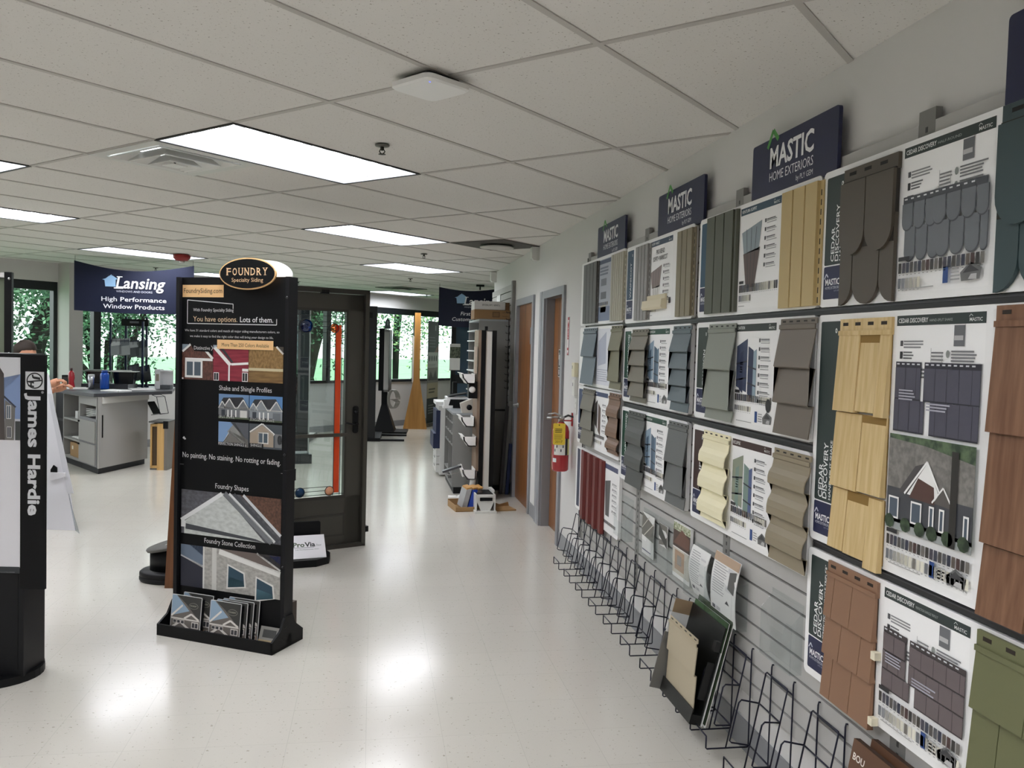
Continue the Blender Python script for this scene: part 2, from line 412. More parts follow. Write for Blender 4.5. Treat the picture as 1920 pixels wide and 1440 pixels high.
tree('big tree with a bending dark limb outside the window beside the pillar', 8.6, 18.5, [([(0, 0, 0), (.0, 0, .9), (-.01, 0, 1.6), (.05, 0, 1.95), (.22, 0, 2.32), (.49, 0, 2.7), (.95, 0, 3.2), (1.8, 0, 4.6)], .15, .10), ([(.05, .05, 1.3), (.18, .05, 1.77), (.36, .05, 2.06), (.64, .05, 2.42), (1.6, 0, 3.4)], .12, .09), ([(-.55, .5, 0), (-.5, .4, 1.6), (-.42, .4, 2.4), (-.25, .3, 3.2), (.1, 0, 4.6)], .12, .1)], 3.05, 2.5, 9500, .06, LEAFS[:3], .85)
tree('multi-stemmed tree outside, behind the hanging banner over the counter', 11.1, 20.5, [([(0, 0, 0), (-.3, 0, .75), (-.6, 0, 1.1), (-1.2, 0, 2.2), (-1.5, 0, 3.5)], .12, .07), ([(.1, 0, 0), (-.1, .2, .9), (-.25, .2, 1.7), (-.5, .2, 4)], .11, .07), ([(.15, 0, 0), (.18, 0, 1.6), (.45, 0, 2.2), (.9, 0, 4)], .12, .07), ([(.3, 0, 0), (.75, 0, 1.5), (1.6, 0, 3.6)], .11, .06)], 2.65, 2.2, 7000, .06, LEAFS[:3], .75)
tree('thick-trunked tree outside, seen through the glass door on display', 16.0, 18.6, [([(-.2, 0, 0), (-.08, 0, .75), (.1, 0, 1.5), (.4, 0, 2.4), (.7, 0, 3.1), (1.2, 0, 4.4)], .24, .24), ([(.3, 0, 2.4), (-.4, 0, 3.2), (-1., 0, 4)], .14, .1)], 3.2, 2.3, 4600, .065, LEAFS[:3], .6)
tree('pale green tree outside with drooping sprays behind the oak post', 21.5, 20, [([(.6, 1, 0), (.6, 1, 2), (.9, 1, 5)], .1, .16)], 2.95, 2.5, 4600, .065, LEAFS[:2]+LEAFS[3:], .5)
tree('leafy tree outside between banner and thick-trunked tree', 13.6, 24, [([(0, 0, 0), (.1, 0, 2), (-.2, 0, 5)], .18, .18)], 3.4, 2.6, 4600, .07, LEAFS[:3], .6)
def shrub(label, l, s, r, n):
    x, y = gp(l, s); mb = leaves((0, 0, 1.0), r, n, .05, LEAFS[:1]+LEAFS[2:3], .35)
    mb.tube([(0, 0, 0), (0, 0, .9)], .03, BARK); o = mb.build('garden_shrub', None, (x, y, -.15), RZ45); tag(o, label, 'shrub', 'shrubs under the windows')
shrub('low dark shrub just outside, at the sill behind the display door', 9.6, 12.3, .34, 420)
shrub('low shrub at the sill beside the orange glass strip', 10.5, 12.35, .3, 380)
shrub('dark shrub at the sill outside the window of the bending person', 5.2, 12.3, .36, 420)

# ---------------------------------------------------------------- ceiling fixtures
LAMPM = emis('f8f9ff', LAMP); LOUV = mat('8e9194', .4, 0, .5); RIM = mat('2c2c2a', .6); WHITE = mat('e9e9e7', .5)
def make_light():
    t = thing('ceiling_light', '', 'ceiling light', (0, 0, H))
    f = MB()
    for a in ((0, 1.22, 0, .012), (0, 1.22, .598, .61), (0, .012, .012, .598), (1.208, 1.22, .012, .598)): f.box(a[0], a[1], a[2], a[3], -.001, .11, RIM)
    for a in ((.012, 1.208, .012, .016), (.012, 1.208, .594, .598), (.012, .016, .016, .594), (1.204, 1.208, .016, .594)): f.box(a[0], a[1], a[2], a[3], .002, .1, LOUV)
    f.build('housing', t)
    d = MB(); d.box(.014, 1.206, .014, .596, .056, .09, LAMPM); lab(d.build('lamp_panel', t), 'glowing white lamp panel')
    v = MB()
    for i in range(1, 3): y = .012+.586*i/3; v.box(.014, 1.206, y-.0025, y+.0025, .026, .05, LOUV)
    for i in range(1, 9): x = .012+1.196*i/9; v.box(x-.0015, x+.0015, .014, .596, .028, .05, LOUV)
    v.build('louver', t)
    return t
lt = make_light()
LL = ['large lit ceiling light beside the square air vent', 'lit ceiling light above the aisle, in line with the dark round vent', 'lit ceiling light cut by the left edge, nearer one', 'lit ceiling light at the left edge, farther one',
      'lit ceiling light farther along the aisle, past the sprinkler', 'lit ceiling light behind the red alarm', 'lit ceiling light partly behind the oval sign', 'farthest lit ceiling light, close to the window header',
      'lit ceiling light above the viewer', 'lit ceiling light over the left rear of the room', 'unseen ceiling light added to brighten the nearest sample boards', 'lit ceiling light over the far left of the room', 'lit ceiling light in the rear corner', 'lit ceiling light near the left windows']
for i, (k, m) in enumerate(LIGHTS):
    x, y = node(k, m)
    if i == 0: lt.location = (x, y, H); lt.rotation_euler = (0, 0, RZ45); lt['label'] = LL[0]; lt['group'] = 'recessed ceiling lights'
    else: copy_tree(lt, (x, y, H), RZ45, LL[i])
# square four-way air vent
x, y = node(*VENTS[0]); t = thing('air_vent', 'square four-way air vent beside the large ceiling light', 'air vent', (x, y, H), RZ45)
f = MB()
for a in ((0, .61, 0, .06), (0, .61, .55, .61), (0, .06, .06, .55), (.55, .61, .06, .55)): f.box(a[0], a[1], a[2], a[3], -.002, .01, mat('c9c9c5', .4))
f.box(.0, .61, .0, .61, .12, .13, mat('55564f', .7)); f.build('vent_frame', t)
VM = mat('d9d9d6', .4)
for i, (r, z) in enumerate(((.235, -.004), (.165, -.018), (.095, -.03))):
    v = MB(); c = .305
    def sq(rr, zz): return [(c-rr, c-rr, zz), (c+rr, c-rr, zz), (c+rr, c+rr, zz), (c-rr, c+rr, zz)]
    v.loft([sq(r, z), sq(r-.05, z+.05), sq(r-.054, z+.05), sq(r-.006, z-.004), sq(r, z-.004), sq(r, z)], VM, False)
    v.build('vane', t)
v = MB(); v.box(.26, .35, .26, .35, -.034, -.03, VM); v.tube([(.305, .305, -.03), (.305, .305, .12)], .006, mat('444444')); lab(v.build('damper_screw', t), 'centre plate')
def round_vent(k, m, label, dark):
    x, y = node(k, m); t = thing('return_vent', label, 'air vent', (x, y, H), RZ45)
    f = MB(); f.box(.0, .61, 0, .61, -.004, .008, mat(dark, .7)); f.build('vent_plate', t)
    d = MB(); d.lathe([(.001, -.03), (.15, -.03), (.16, -.024), (.15, -.014), (.06, -.004)], mat('bdbcb6', .5), (.305, .305, 0), 28); d.build('round_cone', t)
round_vent(6, 3, 'dark square vent with a pale round cone above the doors', '4c4b46')
round_vent(*VENTS[2], 'far dark square vent near the window header', '5a5953')
# wireless access point
t = thing('access_point', 'white flat wireless box on the ceiling grid', 'wireless access point', (.18, 3.06, H), R(38))
f = MB(); f.slab(rrect(-.075, .075, -.075, .075, .012), -.02, -.002, mat('1c1c1c', .5)); f.build('mount', t)
f = MB(); q = [rrect(-.105, .105, -.105, .105, .03), rrect(-.105, .105, -.105, .105, .03), rrect(-.098, .098, -.098, .098, .03)]
f.loft([[(a, e, z) for a, e in p] for p, z in zip(q, (-.018, -.034, -.040))], mat('e4e4e2', .35)); f.build('cover', t)
f = MB(); f.lathe([(.001, -.0408), (.003, -.0408), (.003, -.039)], emis('5a66ff', 3), (-.07, -.075, 0), 8); lab(f.build('status_light', t), 'tiny blue status light')
# sprinklers
def make_sprinkler(label, x, y):
    t = thing('sprinkler', label, 'sprinkler', (x, y, H), 0, 'ceiling sprinklers'); br = mat('3f3d38', .4, .6)
    f = MB(); f.lathe([(.001, 0), (.035, 0), (.033, -.006), (.012, -.009)], mat('5d5b55', .4), n=18); f.build('escutcheon', t)
    f = MB(); f.lathe([(.009, -.006), (.009, -.022), (.005, -.026)], br, n=10)
    for sx in (-1, 1): f.tube([(sx*.007, 0, -.02), (sx*.013, 0, -.03), (sx*.004, 0, -.042)], .0025, br)
    f.build('frame_arms', t)
    f = MB(); f.lathe([(.001, -.042), (.016, -.042), (.018, -.044), (.001, -.046)], br, n=14); f.build('deflector', t)
    return t
sp = make_sprinkler('ceiling sprinkler close to the large light', .02, 4.11)
for lb, x, y in (('ceiling sprinkler between the aisle lights', .49, 8.81), ('ceiling sprinkler past the far aisle light', .49, 12.1), ('ceiling sprinkler above the oak post', .94, 15.7), ('ceiling sprinkler above the banner with window lettering', -2.9, 12.0), ('ceiling sprinkler over the glass door', -1.18, 13.6)):
    copy_tree(sp, (x, y, H), 0, lb)
t = thing('fire_alarm', 'red round fire alarm on the ceiling', 'fire alarm', (-2.14, 10.0, H))
f = MB(); f.lathe([(.075, 0), (.095, -.012), (.09, -.04), (.062, -.068), (.001, -.072)], mat('8e1716', .4), n=22); f.build('body', t)
f = MB(); f.lathe([(.03, -.07), (.032, -.085), (.02, -.094), (.001, -.096)], mat('d8d3cf', .2), n=14); lab(f.build('strobe_lens', t), 'clear lens')
for nm, y in (('white wall box high up beside the door frames', 7.72), ('white wall box at the far end of the wall', 10.5)):
    f = MB(); f.prof([(-.07, 0), (0, 0), (0, -.12), (-.05, -.12), (-.07, -.1)], 0, .1, mat('d6d6d2', .5)); tag(f.build('wall_speaker', None, (WX, y+.1, H-.006), R(-90)), nm, 'wall box', 'white wall boxes')
# ---------------------------------------------------------------- slatted display wall with sample boards
SLAT = mat('b0afac', .55); SLATB = mat('54524e', .7); STD = mat('7c7b78', .5); NAVY = '1d2347'; BW = 'f1f1f0'
root = thing('slatwall', 'grey slatted display wall that carries the sample boards', 'slatwall', (1.465, 5.775, 0), R(-90))
EDGES = [0, 1.25, 2.44, 3.63, 4.82, 6.2]
for a, e in zip(EDGES, EDGES[1:]):
    b = MB(); b.box(a, e, .014, .026, .25, 2.215, SLATB)
    z = 2.215
    while z > .26:
        zb = max(.25, z-.067); b.box(a+.002, e-.002, 0, .015, zb, z, SLAT); z -= .0765
    b.build('slat_panel', root)
for a in EDGES[:-1]:
    b = MB(); b.box(a+.0, a+.07, -.0005, .02, .25, 2.25, STD)
    for i in range(60): b.box(a+.03, a+.04, -.001, .0, .3+i*.032, .315+i*.032, mat('3a3a39', .6))
    b.build('upright', root)
b = MB(); b.box(-.012, 0, -.004, .026, .25, 2.215, mat('1c1c1e', .5)); b.build('end_trim', root)
# dark hanging rails between the rows of boards
for nm, z in (('long dark rail under the top row of sample boards', 1.722), ('long dark rail under the second row of sample boards', 1.268), ('short dark rail above the lowest shingle board', .96)):
    b = MB(); x0 = {1.722: 0, 1.268: 1.02, .96: 3.2}[z]
    b.box(x0, 6.2, -.018, -.001, z-.0105, z+.0105, mat('222224', .45)); b.box(x0, 6.2, -.02, -.001, z+.003, z+.007, mat('3c3c3e', .4))
    tag(b.build('hanging_rail', None, (1.465, 5.775, 0), R(-90)), nm, 'rail')

def curve_front(za, zb, kind, y0, y1):
    h = za-zb
    if kind == 'lap': return [(y0, za), (y1, zb)]
    return [(y0, za), (y0-.002, za-h*.18), (y0+(y1-y0)*.25, za-h*.34), (y0+(y1-y0)*.8, za-h*.55), (y1, za-h*.75), (y1, zb)]
def lap_sample(x0, x1, z0, z1, butts, col, kind='lap', proud=.032, hem=.035):
    m = mat(col, .5)
    F = [(-.010, z1), (-.010, z1-hem*.55), (-.017, z1-hem*.6), (-.017, z1-hem), (-.011, z1-hem-.004)]
    zt = z1-hem-.004
    for i, zb in enumerate(butts):
        F += curve_front(zt, zb, kind, -.012, -proud); F += [(-proud+.004, zb-.004), (-.013, zb-.003)]; zt = zb-.003
    if zt-z0 > .02: F += [(-.012, zt), (-.012-(proud-.012)*min(1, (zt-z0)/.16), z0)]
    B = [(y+.0035, z) for y, z in F]
    mb = MB(); mb.prof(F+B[::-1], x0, x1, m, False)
    dk = mat('26241f', .7); n = max(3, int((x1-x0)/.05))
    for i in range(n): cx = x0+(i+.5)*(x1-x0)/n; mb.box(cx-.011, cx+.011, -.0106, -.0095, z1-hem*.36, z1-hem*.2, dk)
    return mb
def panel_sample(x0, x1, z0, z1, n, col, gro=.007, dep=.012, hem=True, ridge=False):
    m = mat(col, .5); w_ = (x1-x0-(.022 if hem else 0))/n; F = [(x0, -.001)]
    for i in range(n):
        a = x0+i*w_; e = a+w_
        if ridge: F += [(a, -.006), (a+w_*.55, -.006), (a+w_*.6, -.024), (a+w_*.92, -.024), (e-.002, -.006)]
        else: F += [(a, -.004 if i else -.012), (a+gro, -.004-dep), (e-gro*.2, -.004-dep)]
    e = x0+n*w_; F += [(e, -.006), (x1, -.006), (x1, -.001)]
    mb = MB(); mb.slab(F, z0, z1, m)
    if hem:
        k = int((z1-z0)/.032)
        for i in range(k): mb.box(x1-.014, x1-.009, -.0066, -.0055, z0+.008+i*.032, z0+.027+i*.032, mat('1d1b18', .7))
    return mb
def drop(x0, x1, zt, zb, rnd):
    w_ = x1-x0; r = w_/2; q = [(x0, zt), (x1, zt)]
    for i in range(0, 13):
        t = PI*i/12; q.append((x0+r+r*math.cos(t), zb+r*1.0-r*1.0*math.sin(t)))
    return q
def round_sample(x0, x1, z0, z1, col, mid):
    m = mat(col, .5); mb = MB(); w_ = (x1-x0)/2; mb.box(x0, x1, -.012, -.001, z1-.045, z1, m)
    for i in range(3): mb.box(x0+.03+i*.08, x0+.065+i*.08, -.0126, -.0118, z1-.022, z1-.012, mat('151311', .7))
    def cut(p): return [(min(max(a, x0), x1), b_) for a, b_ in p]
    for i in range(3): mb.prism(cut(drop(x0-w_/2+i*w_+.002, x0+w_/2+i*w_-.002, mid+.1, z0, 1)), -.015, -.004, m)
    for i in range(2): mb.prism(drop(x0+i*w_+.002, x0+(i+1)*w_-.002, z1-.045, mid, 1), -.024, -.014, m)
    mb.box(x0+.003, x1-.003, -.017, -.002, mid+.02, z1-.04, mat('2b2722', .7))
    return mb
def shingle_sample(x0, x1, z0, z1, rows, cuts, m, stag=0., hem=.045, gap=.0025, dark='3a2a1c', proud=.023):
    """rows = z of each course bottom; cuts = per course the plank joints"""
    mb = MB(); mb.box(x0, x1, -.010, -.001, z1-hem, z1, m); mb.box(x0, x1, -.016, -.009, z1-hem, z1-hem*.72, m)
    for i in range(4): c = x0+(i+.5)*(x1-x0)/4; mb.box(c-.016, c+.012, -.0106, -.0095, z1-hem*.42, z1-hem*.22, mat('241a10', .7))
    zt = z1-hem; rnd = random.Random(int(x0*977+z1*131))
    for i, zb in enumerate(rows):
        js = [x0]+cuts[i]+[x1]
        for a, e in zip(js, js[1:]):
            d = rnd.uniform(-stag, stag); s = rnd.uniform(-.003, .003) if stag else 0
            mb.prof([(-.006, zt+.002), (-.012+s, zt), (-proud+s, zb+d), (-proud+.02, zb+d-.001), (-.006, zb+d+.02)], a+gap, e-gap, m)
        mb.box(x0+.002, x1-.002, -.011, -.002, zb+.008, zt, mat(dark, .8)); zt = zb
    return mb

def mastic(P, u, v, wd, small=True, green=True):
    """MASTIC word mark with its roof line, lower left at u,v"""
    P.text('MASTIC', u, v, wd*.235, 'f0f0f2', wd, .024); 
    c = '4f9a48' if green else 'cfd2dd'
    P.line([(u+wd*-.07, v+wd*.245), (u+wd*.06, v+wd*.43), (u+wd*.19, v+wd*.30)], wd*.055, c)
    P.text('HOME EXTERIORS', u, v-wd*.155, wd*.105, 'c9ccd8' if small else 'e8e9ee', wd)
    P.text('by PLY GEM', u+wd, v-wd*.255, wd*.06, '9fa3b8' if small else 'e0e0e6', wd*.36, align='r')
def strip(root, h, col, lines, z0=.025):
    """upright title strip on a board; lines = (text, baseline u, cap height, length)"""
    P = PR(0.); z1 = h-.022; zn = z0+.105
    P.poly(rrect(.03, .145, z0, z1, .006), 'f2f2f2'); P.up(); P.poly(rrect(.03, .145, zn+.004, z1, .006), col); P.poly(rrect(.03, .145, z0, zn, .006), NAVY); P.up()
    mastic(P, .042, z0+.045, .085, True, False)
    for t, u, ch, ln in lines: P.text(t, u, zn+.014, ch, 'eef0ef', ln, .012, 90)
    P.poly(oval(.122, z1-.03, .006, .008, 12), 'dfe3e0'); P.up(); P.poly(oval(.122, z1-.03, .0025, .004, 10), col)
    lab(P.build('title_strip', root), 'dark upright title strip with white lettering')
def swatches(P, u0, v, n, wd, hh, cols, gapf=.12):
    s = wd/n
    for i in range(n): P.rect(u0+i*s+s*gapf, v, u0+(i+1)*s-s*gapf, v+hh, cols[i % len(cols)])
    for i in range(n): P.rect(u0+i*s+s*.3, v-.006, u0+(i+1)*s-s*.3, v-.004, '9c9c9c')
DK = ['38342f', '45424c', '3c3f4c', '4e4a47', '55565a', '303344', '5d544c', '4a3532', '33302e', '6b6762']
LT = ['6d7075', '84868a', '9b9a94', 'a9a79c', 'b9b7ad', 'c4c1b1', 'd2cfc0', '74706a', 'dcd9c9', 'e3e0d1']
def header(P, u0, u1, v1, col, t, sub=None, wd=.16):
    P.rect(u0, v1-.028, u1, v1, col); P.up(); P.text(t, u0+.008, v1-.020, .0125, 'eef0ee', wd*1.1, .012)
    if sub: P.text(sub, u0+.014+wd*1.1, v1-.019, .007, 'a9b0ac', .09)
    P.text('MASTIC', u1-.012, v1-.022, .009, 'e8eae8', .045, .006, align='r'); P.line([(u1-.059, v1-.0105), (u1-.053, v1-.0045), (u1-.046, v1-.0095)], .0013, 'e8eae8')
def sheet_base(h, u0=.435, u1=.785):
    P = PR(0.); P.rect(u0, .02, u1, h-.012, 'f5f5f4'); P.up(); return P
def foot(P, u0, u1, v):
    P.rect(u1-.155, v, u1-.135, v+.042, '2b4a86'); P.micro(u1-.125, v+.036, .034, 4, 'a5a5a5', .004, .009)
    P.poly([(u1-.085, v), (u1-.09, v+.022), (u1-.055, v+.046), (u1-.015, v+.03), (u1-.02, v+.002)], '6b6b6b'); P.up(); P.poly([(u1-.08, v+.02), (u1-.055, v+.04), (u1-.022, v+.022)], '3e3e40'); P.poly([(u1-.06, v+.004), (u1-.05, v+.016), (u1-.03, v+.016), (u1-.03, v+.002)], 'bcbcbc')
    P.rect(u0+.02, v-.006, u0+.16, v-.003, 'a5a5a5')
def list_text(P, u0, v1, n, wd=.09):
    for i in range(n):
        P.rect(u0, v1-i*.033-.014, u0+.012, v1-i*.033, '4a4a4c'); P.rect(u0+.017, v1-i*.033-.006, u0+.017+wd*.8, v1-i*.033-.002, '707073'); P.micro(u0+.017, v1-i*.033-.008, wd, 2, 'a9a9ab', .003, .008)
def sheet_lap(h, hc, ht, cols, k=.0, wd=.1):
    P = sheet_base(h); header(P, .44, .78, h-.018, hc, ht, None, wd); t = h-.075
    # stepped siding boards drawn in perspective
    a, c, d = cols
    P.poly([(.45, t-.03), (.545, t), (.545, t-.21), (.45, t-.19)], a); P.poly([(.555, t-.03), (.60, t-.045), (.60, t-.235), (.555, t-.215)], d); P.poly([(.60, t-.05), (.628, t-.04), (.628, t-.225), (.60, t-.235)], c)
    P.up()
    for q in (.085, .15): P.poly([(.45, t-q-.012), (.545, t-q), (.545, t-q-.007), (.45, t-q-.018)], '2c3038'); P.poly([(.555, t-q-.02), (.628, t-q-.03), (.628, t-q-.036), (.555, t-q-.026)], '2c3038')
    P.poly([(.48, t-.06), (.512, t-.045), (.512, t-.215), (.48, t-.2)], d); P.micro(.484, t-.10, .024, 4, 'e8ecec', .004, .01)
    for i in range(4): P.rect(.46+i*.022, t-.022+i*.006, .472+i*.022, t-.016+i*.006, 'f2f2f2')
    list_text(P, .645, t, 8, .085)
    P.rect(.445, .135, .49, .147, '2f2f31'); swatches(P, .445, .105, 18, .32, .026, DK+LT); swatches(P, .445, .066, 9, .15, .02, LT); foot(P, .445, .785, .03)
    return P
def sheet_fan(h, hc, ht, top, cols, title=None):
    P = sheet_base(h); header(P, .44, .78, h-.018, hc, ht, None, .12); t = h-.085
    if title:
        P.text(title[0], .60, t-.005, .024, '3f3f41', .13, .012, align='c'); P.text(title[1], .60, t-.04, .024, '3f3f41', .22, .012, align='c'); t -= .065
    a, c = cols; x0, x1 = (.455, .63); b0, b1 = .505, .58; zb = t-(.25 if not title else .20)
    zm = t-.11; f = lambda z, s: (x0 if s == 0 else x1)+((b0 if s == 0 else b1)-(x0 if s == 0 else x1))*(t-z)/(t-zb)
    P.poly([(x0, t-.03), (x1, t), (f(zm, 1), zm), (f(zm, 0), zm-.005)], a); P.poly([(f(zm, 0)-.004, zm-.005), (f(zm, 1)+.012, zm+.01), (b1, zb), (b0, zb)], c); P.up()
    for i in (1, 2, 3): P.line([(x0+(x1-x0)*i/4, t-.02), (b0+(b1-b0)*i/4, zb)], .003, '33363a')
    list_text(P, .655, t, 6, .085)
    P.rect(.445, .12, .485, .131, '2f2f31'); swatches(P, .445, .085, 22, .33, .03, DK+LT); swatches(P, .445, .05, 8, .11, .024, LT); P.rect(.445, .03, .50, .033, 'a5a5a5')
    return P
def sheet_cedar(h, sub, draw, col, z_draw, shw, dark='26282c'):
    P = sheet_base(h); header(P, .435, .785, h-.016, '2b3634', 'CEDAR DISCOVERY', sub, .115); t = h-.085
    P.rect(.455, t-.015, .467, t, '55565a'); P.micro(.47, t, .09, 3, '8d8d8f', .004, .008); P.rect(.455, t-.05, .467, t-.03, '2c2c2e'); P.micro(.47, t-.03, .05, 3, '6d6d6f', .004, .008)
    P.rect(.455, t-.095, .482, t-.065, '4a4a4c'); P.up(); P.poly(oval(.468, t-.08, .008, .008, 10), 'dcdcdc'); P.up()
    P.micro(.52, t-.075, .06, 3, '5d5d5f', .005, .01); P.micro(.59, t-.03, .05, 6, '7d7d7f', .004, .009); P.rect(.588, t-.115, .5895, t-.02, '9a9a9a')
    P.rect(.675, t-.015, .715, t+.038, '67696c'); P.up(); P.rect(.677, t+.0, .71, t+.012, 'b9b9b9')
    for i in range(2): P.poly(oval(.655, t-.035-i*.035, .007, .01, 12), '8a8f8b'); P.micro(.668, t-.026-i*.035, .105, 4, '77777a', .004, .008)
    P.rect(.633, t-.115, .6345, t-.035, '9a9a9a')
    draw(P, col, z_draw, dark); P.up(3)
    P.rect(.44, shw+.034, .488, shw+.045, '2a2a2c'); swatches(P, .44, shw, 20, .34, .028, DK+DK+LT)
    swatches(P, .44, shw-.042, 20 if sub != 'HALF-ROUND' else 6, .34 if sub != 'HALF-ROUND' else .1, .028, LT); foot(P, .435, .785, .036)
    return P
def draw_round(P, col, z, dk):
    zt = z[0]; zb = z[1]
    for x0, n, w_ in ((.442, 3, .05), (.575, 3.7, .055)):
        P.rect(x0, zt-.02, x0+n*w_-.005, zt, dk); P.up(); 
        for i in range(6): P.rect(x0+.006+i*.027, zt-.009, x0+.018+i*.027, zt-.005, 'd8dadc')
        for r, (a, e) in enumerate(((zb+.075, zb), (zt-.02, zb+.085))):
            P.up()
            for i in range(int(n+.4)):
                p0 = x0+i*w_+(w_*.5 if r == 0 else 0)-(.012 if r == 0 else 0); P.poly(drop(p0, min(p0+w_-.002, .782), a+(.02 if r == 0 else 0), e, 1), dk)
            P.up()
            for i in range(int(n+.4)):
                p0 = x0+i*w_+(w_*.5 if r == 0 else 0)-(.012 if r == 0 else 0); P.poly(drop(p0, min(p0+w_-.005, .78), a+(.02 if r == 0 else 0), e+.004, 1), col)
def draw_planks(rows, joints, split):
    def f(P, col, z, dk):
        zt, zb = z; rh = (zt-zb-.014)/rows
        for side, (x0, x1) in enumerate(((.442, split-.012), (split+.003, .782))):
            P.rect(x0, zt-.016, x1, zt, dk); P.up()
            for i in range(int((x1-x0)/.022)): P.rect(x0+.005+i*.022, zt-.008, x0+.017+i*.022, zt-.004, 'd2d4d8')
            for r in range(rows):
                s = (r % 2)*.5; w_ = joints; o = (.03 if side else 0) if r >= rows/2 else 0; xe = x1-.0+(.02 if (r >= rows/2 and side == 0) else 0)
                xs = x0+(.0 if not (side and r >= rows-1) else .03)
                P.rect(xs, zt-.016-(r+1)*rh, xe, zt-.016-r*rh, dk); P.up(); x = xs-s*w_
                while x < xe:
                    a, e = max(x, xs), min(x+w_, xe)
                    if e-a > .008: P.rect(a+.001, zt-.016-(r+1)*rh+.004, e-.001, zt-.016-r*rh, col)
                    x += w_
                P.up(0)
        P.up(); P.micro(split-.1, zb+(zt-zb)*.6, .075, 4, 'a9a9b4', .004, .008); P.micro(split+.02, zb+(zt-zb)*.44, .1, 3, 'a9a9b4', .004, .008)
    return f
def board(label, y, z0, z1, w_=1.065, sl=0.):
    t = thing('siding_sample_board', label, 'sample board', (1.443, y, z0), R(-90), 'siding sample boards')
    b = MB(); b.prism(rrect(.006, w_, 0, z1-z0, .02), 0, .02, mat(BW, .4)); b.build('backing_board', t); return t
YA, YB, YC, YD = 5.868, 4.792, 3.667, 2.603
SHX = [.045]
def put(t, mb, l):
    mb.v = [(x+SHX[0], y, z) for x, y, z in mb.v]; lab(mb.build('siding_sample', t), l)
def pr(t, P, l): lab(P.build('info_sheet', t), l)
# column A, the farthest
h = .435; t = board('sample board with dark grey and beige soffit, topmost of the farthest column', YA, 1.745, 2.18, 1.05)
put(t, panel_sample(.07, .44, .012, h-.02, 4, '55534f'), 'dark grey soffit sample'); put(t, panel_sample(.76, 1.045, .012, h-.02, 6, 'aaa694'), 'beige soffit sample')
P = PR(0.); P.rect(.455, .02, .755, h-.02, 'a9aeb8'); P.up(); P.rect(.46, h-.05, .75, h-.025, '3c4660'); P.micro(.5, h-.07, .2, 3, '6a7080', .012, .02, .1)
for i, c in enumerate(('6d7078', '5c5f66', 'b8b5a6')): P.rect(.53, h-.19-i*.085, .66, h-.145-i*.085, c)
P.rect(.46, .02, .75, .11, '76819a'); swatches(P, .47, .12, 7, .24, .02, DK); pr(t, P, 'blue grey information sheet')
h = .40; t = board('sample board with blue-grey and olive laps, second in the farthest column', YA, 1.335, 1.732, 1.05)
put(t, lap_sample(.11, .45, .012, h-.012, [.20], '66727b'), 'blue-grey lap siding sample'); put(t, lap_sample(.80, 1.04, .012, h-.008, [.245, .06], '757159'), 'olive lap siding sample')
P = PR(0.); P.rect(.46, .02, .79, h-.02, 'dfe1e8'); P.up(); P.poly([(.52, .3), (.7, .36), (.7, .16), (.52, .14)], 'b5bacb'); P.micro(.5, .12, .25, 6, 'b4b8c6', .006, .014); pr(t, P, 'pale information sheet')
h = .40; t = board('sample board with taupe and brown laps, third in the farthest column', YA, .925, 1.325, 1.05)
strip(t, h, '2f3e63', []); put(t, lap_sample(.14, .45, .012, h-.01, [.25, .125], '716c60'), 'taupe lap siding sample'); put(t, lap_sample(.80, 1.04, .03, h-.005, [.255, .135, .06], '765a45', 'dutch'), 'brown curved lap siding sample')
P = sheet_base(h); P.rect(.46, h-.046, .78, h-.018, '2f3e63'); P.up(); P.micro(.47, h-.026, .06, 1, 'd5d9e2', .011); P.poly([(.48, .3), (.54, .33), (.54, .14), (.48, .17)], '4d4a46'); P.poly([(.56, .31), (.62, .28), (.62, .1), (.56, .13)], '5d4a40'); list_text(P, .66, .31, 6, .08); swatches(P, .46, .085, 12, .26, .02, DK); swatches(P, .46, .05, 8, .2, .02, LT); pr(t, P, 'white information sheet')
h = .44; t = board('sample board with dark red ribbed panel, lowest of the farthest column', YA, .455, .892, 1.08)
P = PR(0.); P.rect(.04, .02, .12, h-.015, '33384f'); lab(P.build('title_strip', t), 'dark upright title strip'); put(t, panel_sample(.12, .73, -.03, h-.01, 4, '64211d', ridge=True, hem=False), 'dark red ribbed panel sample')
P = PR(0.); P.rect(.75, .02, 1.06, h-.02, 'efefee'); P.up(); P.rect(.76, h-.05, 1.05, h-.02, '4b5070'); P.poly([(.78, .31), (.90, .33), (.88, .10), (.80, .10)], '5d5d5c'); list_text(P, .94, .32, 6, .09); swatches(P, .77, .05, 12, .26, .02, DK); pr(t, P, 'white information sheet')
# column B
SHX[0] = .038
h = .437; t = board('sample board with grey and khaki beaded soffit beside the second header sign', YB, 1.735, 2.172)
strip(t, h, '28455c', [('WAINSCOT', .112, .022, .2)]); put(t, panel_sample(.18, .42, .012, h-.02, 4, '8f8d8a'), 'grey soffit sample'); put(t, panel_sample(.835, 1.055, .012, h-.02, 3, '857c66'), 'khaki soffit sample')
P = sheet_fan(h, '33455c', 'VINYL SOFFIT + WAINSCOT', .3, ('8d7f7d', 'e4e2de'), ('PRO-BEAD', 'SOFFIT + WAINSCOT')); pr(t, P, 'white sheet with a soffit drawing')
b = MB(); b.prof([(-.002, .135), (-.012, .135), (-.012, .11), (-.03, .108), (-.034, .07), (-.026, .06), (-.002, .06)], .41, .72, mat('d9cfb2', .5)); lab(b.build('trim_sample', t), 'cream trim piece')
h = .425; GRN = '1e4636'; t = board('sample board with taupe and slate laps of five courses', YB, 1.287, 1.712)
